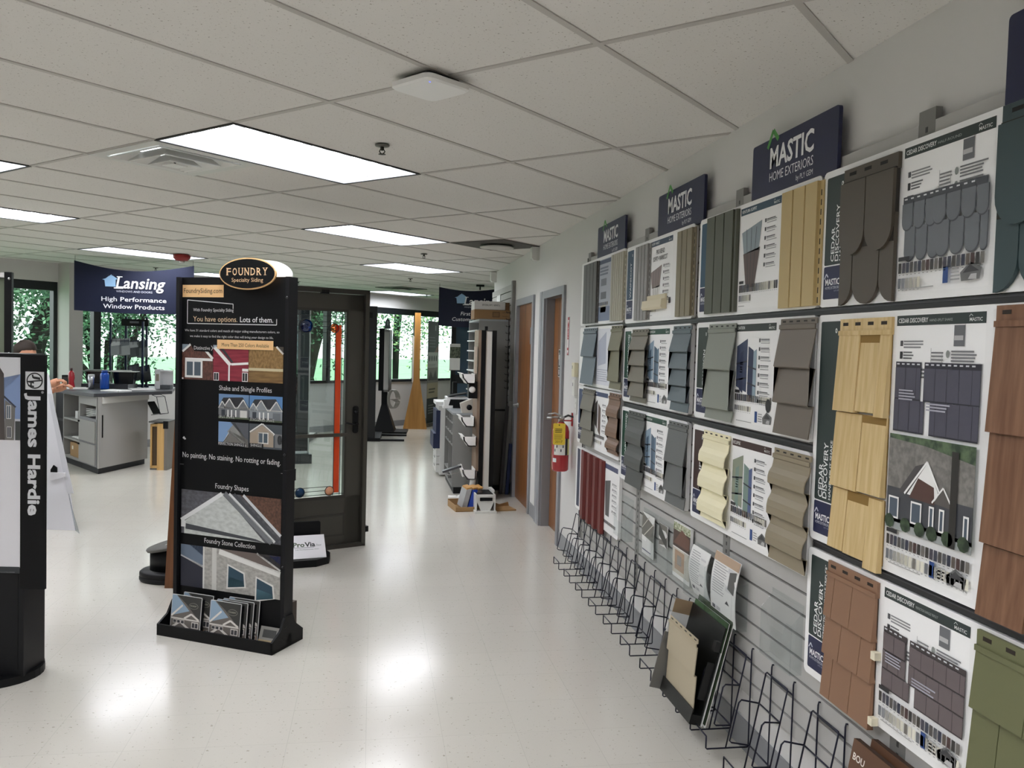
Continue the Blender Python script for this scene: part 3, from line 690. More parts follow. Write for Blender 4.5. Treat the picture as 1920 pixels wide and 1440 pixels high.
strip(t, h, GRN, [('CARVEDWOOD', .112, .022, .24)]); put(t, lap_sample(.158, .44, .012, h-.015, [.30, .215, .125, .045], '6f695b'), 'taupe lap siding sample'); put(t, lap_sample(.82, 1.058, .012, h-.01, [.295, .215, .135, .06], '5c686e'), 'slate blue lap siding sample')
pr(t, sheet_lap(h, GRN, 'CARVEDWOOD-44', ('8fa3b5', '6b8094', '4f6478')), 'white sheet with a siding drawing')
h = .42; t = board('sample board with two charcoal greys, below the five-course board', YB, .834, 1.254)
strip(t, h, GRN, [('CARVEDWOOD', .112, .022, .24)]); put(t, lap_sample(.14, .43, .0, h-.012, [.235, .1], '4e504d', 'dutch'), 'charcoal curved lap siding sample'); put(t, lap_sample(.80, 1.055, .012, h-.01, [.215, .075], '636564'), 'grey lap siding sample')
pr(t, sheet_lap(h, GRN, 'CARVEDWOOD-44', ('8fa3b5', '6b8094', '4f6478')), 'white sheet with a siding drawing')
# column C
SHX[0] = .03
h = .437; t = board('sample board with dark olive and sand soffit below the third header sign', YC, 1.735, 2.172, 1.058)
strip(t, h, '234b63', []); put(t, panel_sample(.085, .365, .012, h-.01, 3, '535648', hem=False), 'dark olive soffit sample')
b = MB(); b.slab([(.365, -.002), (.365, -.008), (.385, -.016), (.39, -.006), (.41, -.014), (.425, -.014), (.43, -.002)], .012, h-.012, mat('4c4e42', .5)); lab(b.build('siding_sample', t), 'dark olive locking edge')
put(t, panel_sample(.775, 1.05, .008, h-.02, 3, 'bda775'), 'sand soffit sample with slotted edge')
pr(t, sheet_fan(h, '2e4a5c', 'VENTURA SOFFIT', .3, ('8d9aa0', '5b4c48')), 'white sheet with a soffit drawing')
h = .425; t = board('sample board with sage grey and brown laps, middle row', YC, 1.287, 1.712, 1.058)
strip(t, h, '2b3630', [('OVATION', .118, .022, .16)]); put(t, lap_sample(.145, .42, .012, h-.012, [.225, .062], '868a80', 'lap', .034), 'sage grey lap siding sample'); put(t, lap_sample(.80, 1.05, .012, h-.008, [.25, .125], '6e655a', 'lap', .033), 'brown lap siding sample')
P = sheet_lap(h, '2a322e', 'OVATION', ('39435f', '8fa3b0', '2b3350'), wd=.06); P.poly(oval(.74, .10, .022, .026, 10), '2a2a2c'); pr(t, P, 'white sheet with a navy siding drawing')
h = .42; t = board('sample board with cream and tan curved laps, lowest of its column', YC, .834, 1.254, 1.058)
strip(t, h, '3c2622', [('ECLIPSE', .118, .022, .16)]); put(t, lap_sample(.13, .40, .03, h-.012, [.275, .165, .06], 'ece5c2', 'dutch', .033), 'cream curved lap siding sample'); put(t, lap_sample(.79, 1.05, .012, h-.01, [.285, .175, .065], '8f846e', 'dutch', .033), 'tan curved lap siding sample')
pr(t, sheet_lap(h, '3c2622', 'ECLIPSE', ('8f9684', '54638c', '7b9188'), wd=.06), 'white sheet with a green and blue siding drawing')
# column D, the nearest
SHX[0] = .018
CG = '2a3735'
h = .437; t = board('sample board with half-round shingles in brown and dark green', YD, 1.735, 2.172, 1.1)
strip(t, h, CG, [('CEDAR', .088, .020, .11), ('DISCOVERY', .113, .020, .18), ('HALF-ROUND', .132, .013, .18)])
put(t, round_sample(.13, .405, .0, h-.02, '51493f', .15), 'dark brown half-round shingle sample'); put(t, round_sample(.80, 1.095, .0, h-.005, '36474a', .15), 'dark green half-round shingle sample')
pr(t, sheet_cedar(h, 'HALF-ROUND', draw_round, '6d7176', (.285, .105), .075, '4a4d52'), 'white sheet with a grey shingle drawing')
h = .735; t = board('tall sample board with yellow and brown wood shakes and a house photograph', YD, .975, 1.71, 1.1)
strip(t, h, CG, [('CEDAR', .078, .026, .11), ('DISCOVERY', .104, .026, .18), ('HAND-SPLIT SHAKE', .128, .013, .19)])
YS = grained('c4a770', 'd9c190', 'z', 3.2, .5, 0); BS = grained('6a4833', '836048', 'z', 3.2, .5, 0)
put(t, shingle_sample(.14, .405, .0, h-.018, [.43, .195, .0], [[.258, .355], [.285], [.225, .335]], YS, .012, .05, .0012, '8a6c34', .025), 'yellow wood shake sample')
put(t, shingle_sample(.81, 1.095, -.0, h-.005, [.435, .17, .0], [[1.0], [], [.96]], BS, .008, .05, .0012, '3f281a', .026), 'brown wood shake sample')
P = sheet_cedar(h, 'HAND-SPLIT SHAKE', draw_planks(2, .046, .565), '4e4d5a', (.592, .402), .082, '2d2c36')
# printed photograph of a gabled house
u0, u1, v0, v1 = .44, .785, .13, .392; P.up(3)
P.rect(u0, v0, u1, v1, noisy('2f4030', '5d7052', (40, 40, 40), .6)); P.up()
P.poly([(u0, v0+.1), (u0, v1-.012), (u0+.16, v1-.02), (u1, v1-.045), (u1, v0+.1)], noisy('6d6a66', '85827d', (60, 60, 60), .6)); P.up()
P.rect(u0, v0+.02, u1, v0+.115, '45474c'); P.rect(u0, v0, u1, v0+.03, '9ba09f'); P.up()
P.poly([(u0+.05, v0+.105), (u0+.12, v0+.185), (u0+.17, v0+.2), (u0+.235, v0+.105)], '4d4a4b'); P.up()
P.poly([(u0+.09, v0+.105), (u0+.17, v0+.2), (u0+.215, v0+.13), (u0+.215, v0+.1)], 'efefec'); P.up()
P.poly([(u0+.1, v0+.098), (u0+.135, v0+.155), (u0+.2, v0+.14), (u0+.205, v0+.095)], '553b35'); P.poly([(u0+.2, v0+.1), (u0+.235, v0+.14), (u0+.275, v0+.095)], '5a5552'); P.up()
P.line([(u0+.08, v0+.105), (u0+.17, v0+.203), (u0+.222, v0+.13)], .006, 'f4f4f2'); P.line([(u0+.195, v0+.1), (u0+.237, v0+.145), (u0+.28, v0+.092)], .005, 'f4f4f2')
for a in (.012, .11, .185, .225, .315):
    P.rect(u0+a, v0+.03, u0+a+(.045 if a < .15 else .02), v0+.09, 'efefec'); P.up(); P.rect(u0+a+.005, v0+.035, u0+a+(.040 if a < .15 else .015), v0+.085, '4f5a66'); P.up(-1)
P.up(2); P.rect(u0+.265, v0, u0+.29, v1-.02, '2b2925'); 
for a in (.02, .09, .15, .2, .26, .32): P.poly(oval(u0+a, v0+.02, .022, .02, 9), noisy('233022', '3f5238', (50, 50, 50), .7))
pr(t, P, 'white sheet with a dark shake drawing and a house photograph')
h = .42; t = board('sample board with brown and olive perfection shingles, nearest and lowest', YD, .525, .945, 1.1)
strip(t, h, CG, [('CEDAR', .082, .022, .11), ('DISCOVERY', .108, .022, .18), ('PERFECTION SHINGLE TRIPLE 5"', .128, .011, .24)])
put(t, shingle_sample(.13, .395, -.02, h-.012, [.235, .115, -.02], [[.175, .275], [.225, .33], [.185, .29]], mat('8a6850', .55), 0, .045, .0012, '3c281b', .022), 'brown shingle sample')
for z in (.19, .0):
    b = MB(); b.box(.413, .433, -.022, -.002, z, z+.022, mat('e4ddc4', .5)); lab(b.build('mounting_clip', t), 'cream clip')
put(t, shingle_sample(.80, 1.095, -.05, h-.008, [.225, .06, -.05], [[.97], [.89, 1.06], [.95]], mat('666847', .55), 0, .05, .0012, '34351f', .024), 'olive shingle sample')
pr(t, sheet_cedar(h, 'PERFECTION SHINGLE TRIPLE 5"', draw_planks(3, .05, .56), '675d5e', (.295, .125), .082, '3d3637'), 'white sheet with a grey-brown shingle drawing')

# header signs above the boards
for i, (y, lb) in enumerate(((5.47, 'small-looking navy header sign farthest along the wall'), (4.26, 'navy header sign above the beaded soffit board'), (3.15, 'navy header sign nearest among those seen whole, above the sand soffit'), (1.80, 'navy header sign cut off by the picture edge'))):
    t = thing('header_sign', lb, 'sign', (1.448, y, 2.165), R(-90), 'navy header signs')
    b = MB(); b.prism(rrect(0, .62, 0, .215, .012), -.001, .012, mat('1c2042', .45)); b.build('sign_board', t)
    P = PR(-.001); P.up(2); mastic(P, .15, .105, .32, False); lab(P.build('sign_print', t), 'white lettering with a green roof line')
# ---------------------------------------------------------------- wire literature racks on the slatted wall
WIRE = mat('17182c', .35, .3)
def make_rack():
    t = thing('wire_rack', '', 'wire rack', (1.465, 0, 0), R(-90)); w_ = .162; r = .0031
    b = MB()
    for u in (0, w_): b.tube([(u, .008, .444), (u, -.006, .446), (u, -.008, .436), (u, -.008, .066), (u, -.012, .062)], r, WIRE)
    b.tube([(0, -.008, .40), (w_, -.008, .40)], r, WIRE); b.build('back_wires', t)
    b = MB(); b.tube([(0, -.010, .062), (0, -.176, .062), (0, -.180, .066), (0, -.180, .112), (w_, -.180, .112), (w_, -.180, .066), (w_, -.176, .062), (w_, -.010, .062)], r, WIRE); b.build('tray_wire', t)
    b = MB(); b.tube([(.0, -.10, .062), (.0, -.03, .415), (.004, -.028, .42), (w_-.004, -.028, .42), (w_, -.03, .415), (w_, -.10, .062)], r, WIRE); b.build('backrest_wire', t)
    for u in (0, w_):
        b = MB(); d = -.012 if u == 0 else .012
        b.tube([(u, -.052, .305), (u+d, -.115, .315), (u+d, -.125, .305), (u+d, -.155, .165), (u+d, -.148, .158), (u, -.083, .15)], r, WIRE); b.build('side_loop', t)
    for y, z in ((-.052, .305), (-.083, .15)):
        b = MB(); b.tube([(0, y, z), (w_, y, z)], r, WIRE); b.build('cross_wire', t)
    return t
YR = [5.795+-.3275*i for i in range(12)]
ORD = ['first', 'second', 'third', 'fourth', 'fifth', 'sixth', 'seventh', 'eighth', 'ninth', 'tenth', 'eleventh', 'twelfth']
rk = make_rack()
for i, y in enumerate(YR):
    lb = 'empty black wire rack, %s from the wall end by the fire extinguisher' % ORD[i]
    if i in (7, 8): lb = 'black wire rack holding the sample case, %s one' % ('farther' if i == 7 else 'nearer')
    if i == 11: lb = 'black wire rack nearest, holding the brown folders'
    if i == 0: rk.location.y = y; rk['label'] = lb; rk['group'] = 'black wire literature racks'
    else: copy_tree(rk, (1.465, y, 0), R(-90), lb)

# clear holders with leaflets
def holder(label, y, wd, z0, z1, low=.11, dep=.045, cut=True):
    t = thing('acrylic_holder', label, 'leaflet holder', (1.464, y, z0), R(-90), 'clear leaflet holders'); h = z1-z0; k = .0022
    b = MB(); b.box(0, wd, -.003, -.001, 0, h, ACRYL); b.box(0, wd, -.001, .004, h-.012, h, ACRYL); b.build('back_sheet', t)
    b = MB(); hf = h-low
    if cut: b.prism([(0, 0), (wd, 0), (wd, hf), (wd*.82, hf), (wd*.74, hf*.72), (wd*.26, hf*.72), (wd*.18, hf), (0, hf)], -dep, -dep+k, ACRYL)
    else: b.box(0, wd, -dep, -dep+k, 0, hf, ACRYL)
    b.box(0, wd, -dep, -.003, 0, k, ACRYL)
    for u in (0, wd-k): b.prof([(-.003, 0), (-dep, 0), (-dep, hf), (-.003, h-.02)], u, u+k, ACRYL)
    b.build('pocket', t); return t
holder('clear leaflet holder hanging in front of the red panel board', 4.80, .24, .50, .735)
holder('clear leaflet holder with a grey picture, first beside the upright', 4.375, .235, .49, .735)
holder('empty-looking clear leaflet holder, second beside the upright', 4.125, .235, .495, .735)
holder('clear leaflet holder with a brown house brochure', 3.88, .245, .50, .735)
holder('clear leaflet holder with the curled white leaflet', 3.615, .24, .49, .72, .05, .06, False)
holder('clear leaflet holder with the tall white leaflet, nearest filled one', 3.345, .27, .49, .70, .04, .07, False)
holder('empty clear leaflet holder alone beside the shingle board', 2.875, .23, .485, .725, .07)
def leaflet(name, label, y, wd, z0, hh, art, bulge=0., x=1.452, tilt=0., thick=.003):
    b = MB(); n = 10; F = []
    for i in range(n+1):
        q = i/n; F.append((-bulge*math.sin(PI*q*.9)-tilt*(1-q), hh*q))
    b.prof(F+[(y_+thick, z_) for y_, z_ in F[::-1]], 0, wd, mat('e4e4e2', .4))
    o = b.build(name, None, (x, y, z0), R(-90)); tag(o, label, 'leaflet', 'leaflets in the clear holders')
    P = PR(0., .0006)
    art(P, wd, hh)
    def bend(v):
        q = max(0, min(1, v[2]/hh)); return (v[0], v[1]-bulge*math.sin(PI*q*.9)-tilt*(1-q)-.0006, v[2])
    P.v = [bend(v) for v in P.v]; P.build('print', o); return o
def art_house(P, w_, h):
    P.rect(.004, h*.55, w_-.004, h-.03, '4b3a33'); P.rect(.004, h-.04, w_-.004, h-.004, noisy('6f7d4c', 'd5d6c2', (60, 60, 60), .6)); P.rect(.004, .02, w_-.004, h*.53, 'c9c4b8'); P.up()
    P.poly([(.01, h*.6), (w_*.5, h*.9), (w_-.01, h*.8), (w_-.01, h*.6)], '6a4a3d'); P.rect(w_*.15, h*.15, w_*.7, h*.5, 'a98f78'); P.up(); P.rect(w_*.3, h*.25, w_*.55, h*.42, '8c8a84')
def art_text(P, w_, h):
    P.micro(.02, h*.92, w_*.55, 14, '9a9a9c', .003, .0105); P.rect(.02, .03, .05, .045, '55565c'); P.rect(.06, .03, .1, .045, 'b5b5b8'); P.poly([(w_*.62, h*.3), (w_*.7, h*.36), (w_*.8, h*.3)], '4b4b4e'); P.rect(w_*.62, h*.5, w_*.9, h*.85, 'cfcfd0')
def art_grey(P, w_, h):
    P.poly([(.0, h*.45), (.0, h-.003), (w_, h*.8), (w_, h*.4)], '6d6b64'); P.up(); P.line([(0, h*.6), (w_*.6, h*.95)], .006, 'c9c6bc'); P.line([(w_*.2, h*.45), (w_, h*.85)], .006, 'c9c6bc'); P.rect(.01, .02, w_*.8, h*.12, '6c7088')
leaflet('leaflet', 'grey leaflet with roof picture in a clear holder beside the upright', 4.36, .19, .495, .22, art_grey, .002)
leaflet('leaflet', 'small dark leaflet in the second clear holder beside the upright', 4.09, .12, .60, .11, lambda P, w_, h: (P.poly([(0, 0), (w_, .02), (w_, h), (0, h)], '74716a'), P.up(), P.poly([(0, .05), (w_, .0), (w_, .04), (0, h)], '3f3e3b')), .002)
leaflet('brochure', 'brown house brochure standing in a clear holder', 3.87, .225, .505, .265, art_house, .002, 1.446, 0, .012)
leaflet('leaflet', 'curled white leaflet in the rounded clear holder', 3.60, .20, .495, .22, art_text, .03, 1.45)
leaflet('leaflet', 'tall white leaflet curling forward at its bottom, nearest of the leaflets', 3.325, .24, .495, .26, lambda P, w_, h: (art_text(P, w_, h), P.up(), P.rect(.0, h-.035, w_, h, 'b39b84'), P.poly([(w_*.7, h*.55), (w_*.95, h*.5), (w_*.95, h*.85), (w_*.7, h*.8)], '5b5a58')), .018, 1.44, .02)

# sample case leaning in the racks
t = thing('sample_case', 'black open sample case with a beige lap siding sample, leaning in the wire racks', 'sample case', (1.295, 3.46, .105), R(-90))
TI = Matrix.Rotation(R(-14), 4, 'X')
def tilted(b): b.xf = TI; return b
b = tilted(MB()); CB = mat('121312', .4); b.box(0, .345, 0, .006, 0, .40, CB); b.box(0, .345, -.04, 0, 0, .04, CB); b.box(.0, .345, -.042, -.038, 0, .06, CB); b.build('case_back', t)
b = tilted(lap_sample(.015, .33, .05, .34, [.195], 'b0a58d', 'lap', .022, .03)); lab(b.build('siding_sample', t), 'beige lap siding sample')
b = tilted(MB()); b.box(-.004, .0, -.09, .004, .0, .25, mat('6e6d69', .35)); b.box(-.004, .0, -.085, .004, .25, .34, mat('e2e2df', .5)); b.box(-.004, .0, -.08, .004, .34, .40, mat('9b8468', .6)); lab(b.build('side_flap', t), 'grey, white and tan side flap')
b = tilted(MB()); b.box(.0, .347, .007, .010, .30, .42, mat('33502c', .5)); b.box(.0, .347, .010, .013, .0, .42, mat('e8e8e6', .5)); lab(b.build('card', t), 'green and white card')
b = tilted(MB()); b.box(.0, .355, .018, .022, .01, .44, mat('2b3a25', .5)); b.box(.0, .355, .022, .025, .0, .44, mat('e8e8e6', .5)); lab(b.build('card', t), 'dark card with a white edge')
b = tilted(MB()); b.box(.33, .337, -.03, -.0, .10, .25, mat('1b1b1b', .5)); b.box(.318, .344, -.02, -.0, .30, .34, mat('2b2b2b', .4)); b.build('strap', t)
# brown folders in the nearest rack
for i, (y, x, hh, lb) in enumerate(((2.215, 1.36, .40, 'front brown folder in the nearest wire rack'), (2.185, 1.395, .41, 'back brown folder in the nearest wire rack'))):
    b = MB(); b.xf = Matrix.Rotation(R(-10), 4, 'X'); b.box(0, .20, -.02, 0, 0, hh, mat('5d3f2b', .5)); b.box(.004, .196, -.017, -.003, hh, hh+.002, mat('3a261a', .7))
    o = b.build('brown_folder', None, (x-.012, y, .075), R(-90)); tag(o, lb, 'folder', 'brown folders')
    if i == 0:
        P = PR(-.02); P.xf = Matrix.Rotation(R(-10), 4, 'X'); P.text('BOU', .012, hh-.055, .02, 'e9e2d8', None, .015); P.build('print', o)

# ---------------------------------------------------------------- things on the white wall
t = thing('fire_extinguisher', 'red fire extinguisher with a yellow tag hanging beside the open door frame', 'fire extinguisher', (1.405, 6.22, .66))
RED = mat('a8131c', .25, 0, .6, .4)
b = MB(); b.lathe([(.001, 0), (.055, .0), (.064, .012), (.064, .30), (.055, .335), (.03, .36), (.022, .368), (.001, .37)], RED, n=24); b.build('cylinder', t)
b = MB()
for a0, a1, z0, z1, c in ((-150, -70, .125, .25, 'e6e4df'), (-68, -50, .125, .25, '1c1c1c'), (-48, -5, .125, .245, 'd9d98f'), (-160, -130, .07, .10, 'ececec')):
    q = [R(a0+(a1-a0)*i/6) for i in range(7)]; vs = [(.0648*math.cos(a), .0648*math.sin(a), z) for z in (z0, z1) for a in q]
    b.add(vs, [(i, i+1, i+8, i+7) for i in range(6)], mat(c, .4))
for k in range(5): 
    q = [R(-145+k*14), R(-137+k*14)]; b.add([(.0653*math.cos(a), .0653*math.sin(a), z) for z in (.15+.03*(k % 3), .17+.03*(k % 3)) for a in q], [(0, 1, 3, 2)], mat('4a4a4a'))
lab(b.build('labels', t), 'white and pale green instruction labels')
b = MB(); b.lathe([(.022, .365), (.02, .385), (.026, .39), (.026, .41), (.012, .415), (.001, .42)], STEEL, n=14); b.tube([(.0, 0, .40), (-.06, -.02, .405), (-.115, -.03, .40)], [.012, .010, .008], STEEL, 8); b.build('valve', t)
b = MB(); b.tube([(.01, 0, .41), (-.05, .01, .435), (-.10, .01, .425)], [.008, .007, .005], STEEL, 8); b.tube([(.0, 0, .395), (.05, -.01, .42), (.10, -.02, .405)], [.009, .008, .007], mat('2b2b2b', .4), 8); b.build('handle', t)
b = MB(); b.box(.02, .085, -.006, .006, .375, .385, RED); b.box(.078, .086, -.015, .015, .34, .44, RED); lab(b.build('wall_bracket', t), 'red wall bracket')
b = MB(); b.xf = Matrix.Rotation(R(-8), 4, 'Z'); b.prism(rrect(-.064, .026, .205, .365, .008), -.078, -.074, mat('e2c23a', .45)); tg = b.build('inspection_tag', t); lab(tg, 'yellow inspection tag')
P = PR(-.078); P.xf = Matrix.Rotation(R(-8), 4, 'Z'); P.poly(oval(-.02, .352, .005, .005, 10), '3b3416'); P.micro(-.05, .325, .06, 3, '5d4f1d', .006, .012); P.micro(-.055, .28, .07, 4, '8a7426', .004, .01); P.text('2017', -.048, .22, .018, '4d3f14', .055); P.build('tag_print', tg)
t = thing('fire_sign', 'narrow red and white fire extinguisher arrow sign above the extinguisher', 'sign', (WX-.002, 6.47, 1.53), R(-90))
b = MB(); b.box(0, .055, -.001, .002, 0, .30, mat('b5b0b0', .4)); b.build('sign_board', t)
P = PR(-.001); P.rect(.003, .003, .052, .297, 'b01f30'); P.up(); P.rect(.008, .06, .047, .125, 'ece8e8'); P.poly([(.008, .275), (.047, .275), (.0275, .245)], 'ece8e8'); P.poly([(.004, .04), (.051, .04), (.0275, .008)], 'ece8e8'); P.text('FIRE', .038, .135, .02, 'ece8e8', rot=90, width=.09); P.build('sign_print', t)
t = thing('thermostat', 'cream thermostat on the white wall', 'thermostat', (WX-.001, 6.17, 1.375), R(-90))
b = MB(); b.prism(rrect(0, .085, 0, .105, .008), -.03, 0, mat('d9d2b4', .45)); b.build('body', t); P = PR(-.03); P.rect(.008, .06, .026, .082, '2d2c26'); P.up(); P.rect(.012, .066, .02, .074, 'c9c2a4'); P.build('dial_print', t)
t = thing('sensor_box', 'white control box under the cream thermostat', 'control box', (WX-.001, 6.165, 1.235), R(-90))
b = MB(); b.prism(rrect(0, .08, 0, .12, .008), -.025, 0, mat('d9d8d2', .45)); b.build('body', t); P = PR(-.025); P.rect(.01, .07, .03, .095, '6b6b68'); P.build('window_print', t)
t = thing('wall_plate', 'flat white wall plate below the control boxes', 'wall plate', (WX-.001, 6.15, 1.10), R(-90))
b = MB(); b.prism(rrect(0, .07, 0, .115, .006), -.006, 0, mat('d5d4d0', .45)); b.build('plate', t); P = PR(-.006); P.poly(oval(.035, .08, .008, .01, 10), 'a9a8a4'); P.poly(oval(.035, .04, .008, .01, 10), 'a9a8a4'); P.build('sockets', t)

# second slatted wall beyond the doors
t = thing('slatwall', 'second slatted display panel past the wooden doors', 'slatwall', (1.475, 10.66, 0), R(-90))
b = MB(); b.box(0, 1.62, .004, .015, .1, 2.27, SLATB); z = 2.27
while z > .15: b.box(0, 1.62, -.008, .005, max(.1, z-.067), z, SLAT); z -= .0765
b.build('slat_panel', t); b = MB(); b.box(1.58, 1.65, -.02, .015, .1, 2.30, STD); b.build('upright', t)
for i in range(12):
    z = 1.96-i*.075
    b = MB(); b.tube([(1.5, -.008, z), (1.5, -.05, z), (1.5, -.055, z+.012)], .004, mat('151515', .4)); b.box(1.49, 1.51, -.012, -.006, z-.02, z+.02, mat('151515', .4)); tag(b.build('display_hook', None, (1.475, 10.66, 0), R(-90)), 'black display hook, %s from the top of the far slatted panel' % ORD[i], 'hook', 'black hooks on the far slatted panel')
b = MB(); b.box(0, .28, -.003, 0, 0, .20, mat('eeeeec', .5)); tag(b.build('paper_card', None, (1.463, 10.2, 2.0), R(-90)), 'white card on the far slatted panel above the cartons', 'card')
for i, (x, y, hh, c, lb) in enumerate(((1.42, 9.02, 1.0, '8f8f8c', 'grey length of trim leaning beside the wooden door'), (1.38, 8.98, .95, '3d3f44', 'dark length of trim leaning beside the wooden door'), (1.44, 8.94, .55, '2a3a66', 'blue length of trim leaning beside the wooden door'))):
    b = MB(); b.xf = Matrix.Rotation(R(3), 4, 'Y'); b.prism([(-.018, 0), (.018, 0), (.018, hh), (-.018, hh)], -.012, -.009, mat(c, .4)); b.prism([(-.018, 0), (-.015, 0), (-.015, hh), (-.018, hh)], -.012, .016, mat(c, .4))
    tag(b.build('trim_length', None, (x, y, .002)), lb, 'trim length', 'lengths of trim')
# ---------------------------------------------------------------- free-standing displays on the floor
BLK = mat('0a0b0d', .5, 0, .25); BLK2 = mat('111215', .5, 0, .3); TAN = 'f0c48c'
def serif(P, word, u, v, h, c, wd, bold=.012):
    """capital lettering with slab feet drawn on the stems"""
    n = len(word); adv = wd/n; k = h
    for i, ch in enumerate(word):
        x = u+i*adv; lw = adv*.74
        P.text(ch, x, v, h, c, lw, bold)
        s = h*.055; o = adv*.07
        bot = {'F': [(0, .35)], 'N': [(0, .2)], 'D': [(0, .2)], 'R': [(0, .3), (.75, 1)], 'Y': [(.3, .7)], 'P': [(0, .3)]}.get(ch, [])
        top = {'F': [(0, .2)], 'U': [(0, .25), (.75, 1)], 'N': [(0, .15), (.75, 1)], 'D': [(0, .2)], 'R': [(0, .2)], 'Y': [(0, .3), (.7, 1)]}.get(ch, [])
        for a, e in bot: P.rect(x+lw*a-o, v, x+lw*e+o, v+s, c)
        for a, e in top: P.rect(x+lw*a-o, v+h-s, x+lw*e+o, v+h, c)
FZ = R(-29.5)
t = thing('display_stand', 'tall black siding display stand with an oval header sign and printed panel', 'display stand', (-1.0835, 4.667, 0), FZ)
b = MB(); b.box(.0, .69, .125, .165, .06, 1.905, BLK); b.box(.672, .694, .105, .18, .06, 1.905, BLK2); b.box(-.018, .004, .105, .18, .06, 1.905, BLK2); b.build('panel', t)
b = MB(); b.box(.682, .697, .10, .185, .86, .92, BLK2); 
for z in (1.80, 1.0, .42): b.lathe([(.001, -.004), (.006, -.003), (.007, 0)], mat('3a3b3d', .35, .6), (.682, .105, z), 10, 'y')
b.build('side_rail', t)
b = MB(); b.box(-.03, .70, .0, .012, 0, .06, BLK); b.box(-.03, .70, .255, .268, 0, .06, BLK); b.box(-.03, .70, .01, .26, .004, .014, BLK2); b.box(-.03, .70, .12, .17, .01, .07, BLK); b.build('base_tray', t)
for u in (-.03, .688):
    b = MB(); b.prof([(0, 0), (.268, 0), (.268, .06), (.20, .11), (.175, .165), (.11, .165), (.07, .10), (.0, .06)], u, u+.012, BLK); b.lathe([(.001, .0135), (.005, .013), (.005, .01)], mat('050505'), (u, .11, .11), 8, 'x'); b.build('end_bracket', t)
P = PR(.125)
P.rect(.008, 1.80, .275, 1.865, TAN); P.up(); P.text('FoundrySiding.com', .016, 1.822, .026, '2d2217', .25); 
P.line([(.337, 1.74), (.337, 1.765), (.042, 1.785), (.042, 1.66), (.608, 1.66), (.608, 1.69)], .004, 'd8d8d8')
P.text('With Foundry Specialty Siding', .08, 1.725, .017, 'd9d9d9', .26); P.text('You have options.', .08, 1.672, .028, 'e6c9a4', .285); P.text('Lots of them.', .382, 1.672, .028, 'ececec', .205, .005)
P.text('We have 31 standard colors and match all major siding manufacturers colors, so', .026, 1.618, .0125, 'cfcfcf', .60); P.text('we make it easy to find the right color that will bring your design to life.', .06, 1.588, .0125, 'cfcfcf', .53)
P.up(5); P.poly([(.068, 1.549), (.09, 1.515), (.19, 1.512), (.212, 1.49), (.212, 1.549)], BLK); P.up(); P.text('Distinctive', .09, 1.522, .020, 'd9d9d9', .105); P.line([(.203, 1.545), (.213, 1.532), (.203, 1.519)], .003, 'd9d9d9'); P.up(-6)
def win(P, a, c, e, d, fr='efefec', gl='53606a', mul=True):
    P.rect(a, c, e, d, fr); P.up(); k = (e-a)*.1; P.rect(a+k, c+k, e-k, d-k, gl); P.up()
    if mul: P.rect((a+e)/2-k*.4, c, (a+e)/2+k*.4, d, fr)
    P.up(-2)
BRK = noisy('4a2e27', '6d463b', (90, 9, 55), .6); REDS = noisy('7d2233', '94303f', (9, 9, 90), .6); TANS = noisy('7c5f37', '9c7c4c', (90, 9, 60), .6)
# three house photographs
P.rect(.010, 1.362, .212, 1.549, BRK); P.rect(.214, 1.362, .438, 1.549, REDS); P.rect(.440, 1.362, .652, 1.549, TANS); P.up()
P.poly([(.01, 1.549), (.01, 1.515), (.06, 1.549)], '8fa0ad'); P.line([(.012, 1.51), (.065, 1.549)], .012, 'efefec'); P.line([(.14, 1.54), (.212, 1.475)], .014, 'efefec'); P.rect(.03, 1.463, .21, 1.477, 'efefec'); win(P, .03, 1.372, .145, 1.468); P.rect(.01, 1.362, .02, 1.37, 'ffffff')
P.poly([(.214, 1.549), (.214, 1.53), (.25, 1.549)], '93a8b8'); P.line([(.22, 1.54), (.325, 1.445)], .02, 'efefec'); P.poly([(.24, 1.549), (.33, 1.46), (.345, 1.46), (.265, 1.549)], '38363a'); P.line([(.27, 1.549), (.25, 1.53)], .01, 'd8d8d6'); P.line([(.33, 1.45), (.438, 1.458)], .012, 'efefec'); P.rect(.312, 1.362, .322, 1.45, 'efefec'); P.rect(.40, 1.415, .438, 1.43, 'efefec'); win(P, .40, 1.362, .436, 1.41, 'efefec', '25282c'); win(P, .218, 1.362, .252, 1.405, 'efefec', '25282c')
P.rect(.44, 1.422, .652, 1.436, 'cfc39f'); P.rect(.44, 1.362, .652, 1.42, noisy('6d522f', '8c6e42', (9, 9, 70), .6)); P.poly([(.61, 1.549), (.652, 1.549), (.652, 1.51)], '4b463f'); P.line([(.61, 1.549), (.652, 1.512)], .01, 'e4e0d8')
P.up(3); P.rect(.24, 1.53, .592, 1.578, TAN); P.up(); P.text('More Than 250 Colors Available', .27, 1.543, .019, '4a3a26', .295); P.up(-4)
P.text('Shake and Shingle Profiles', .255, 1.312, .026, 'dcdcdc', .33)
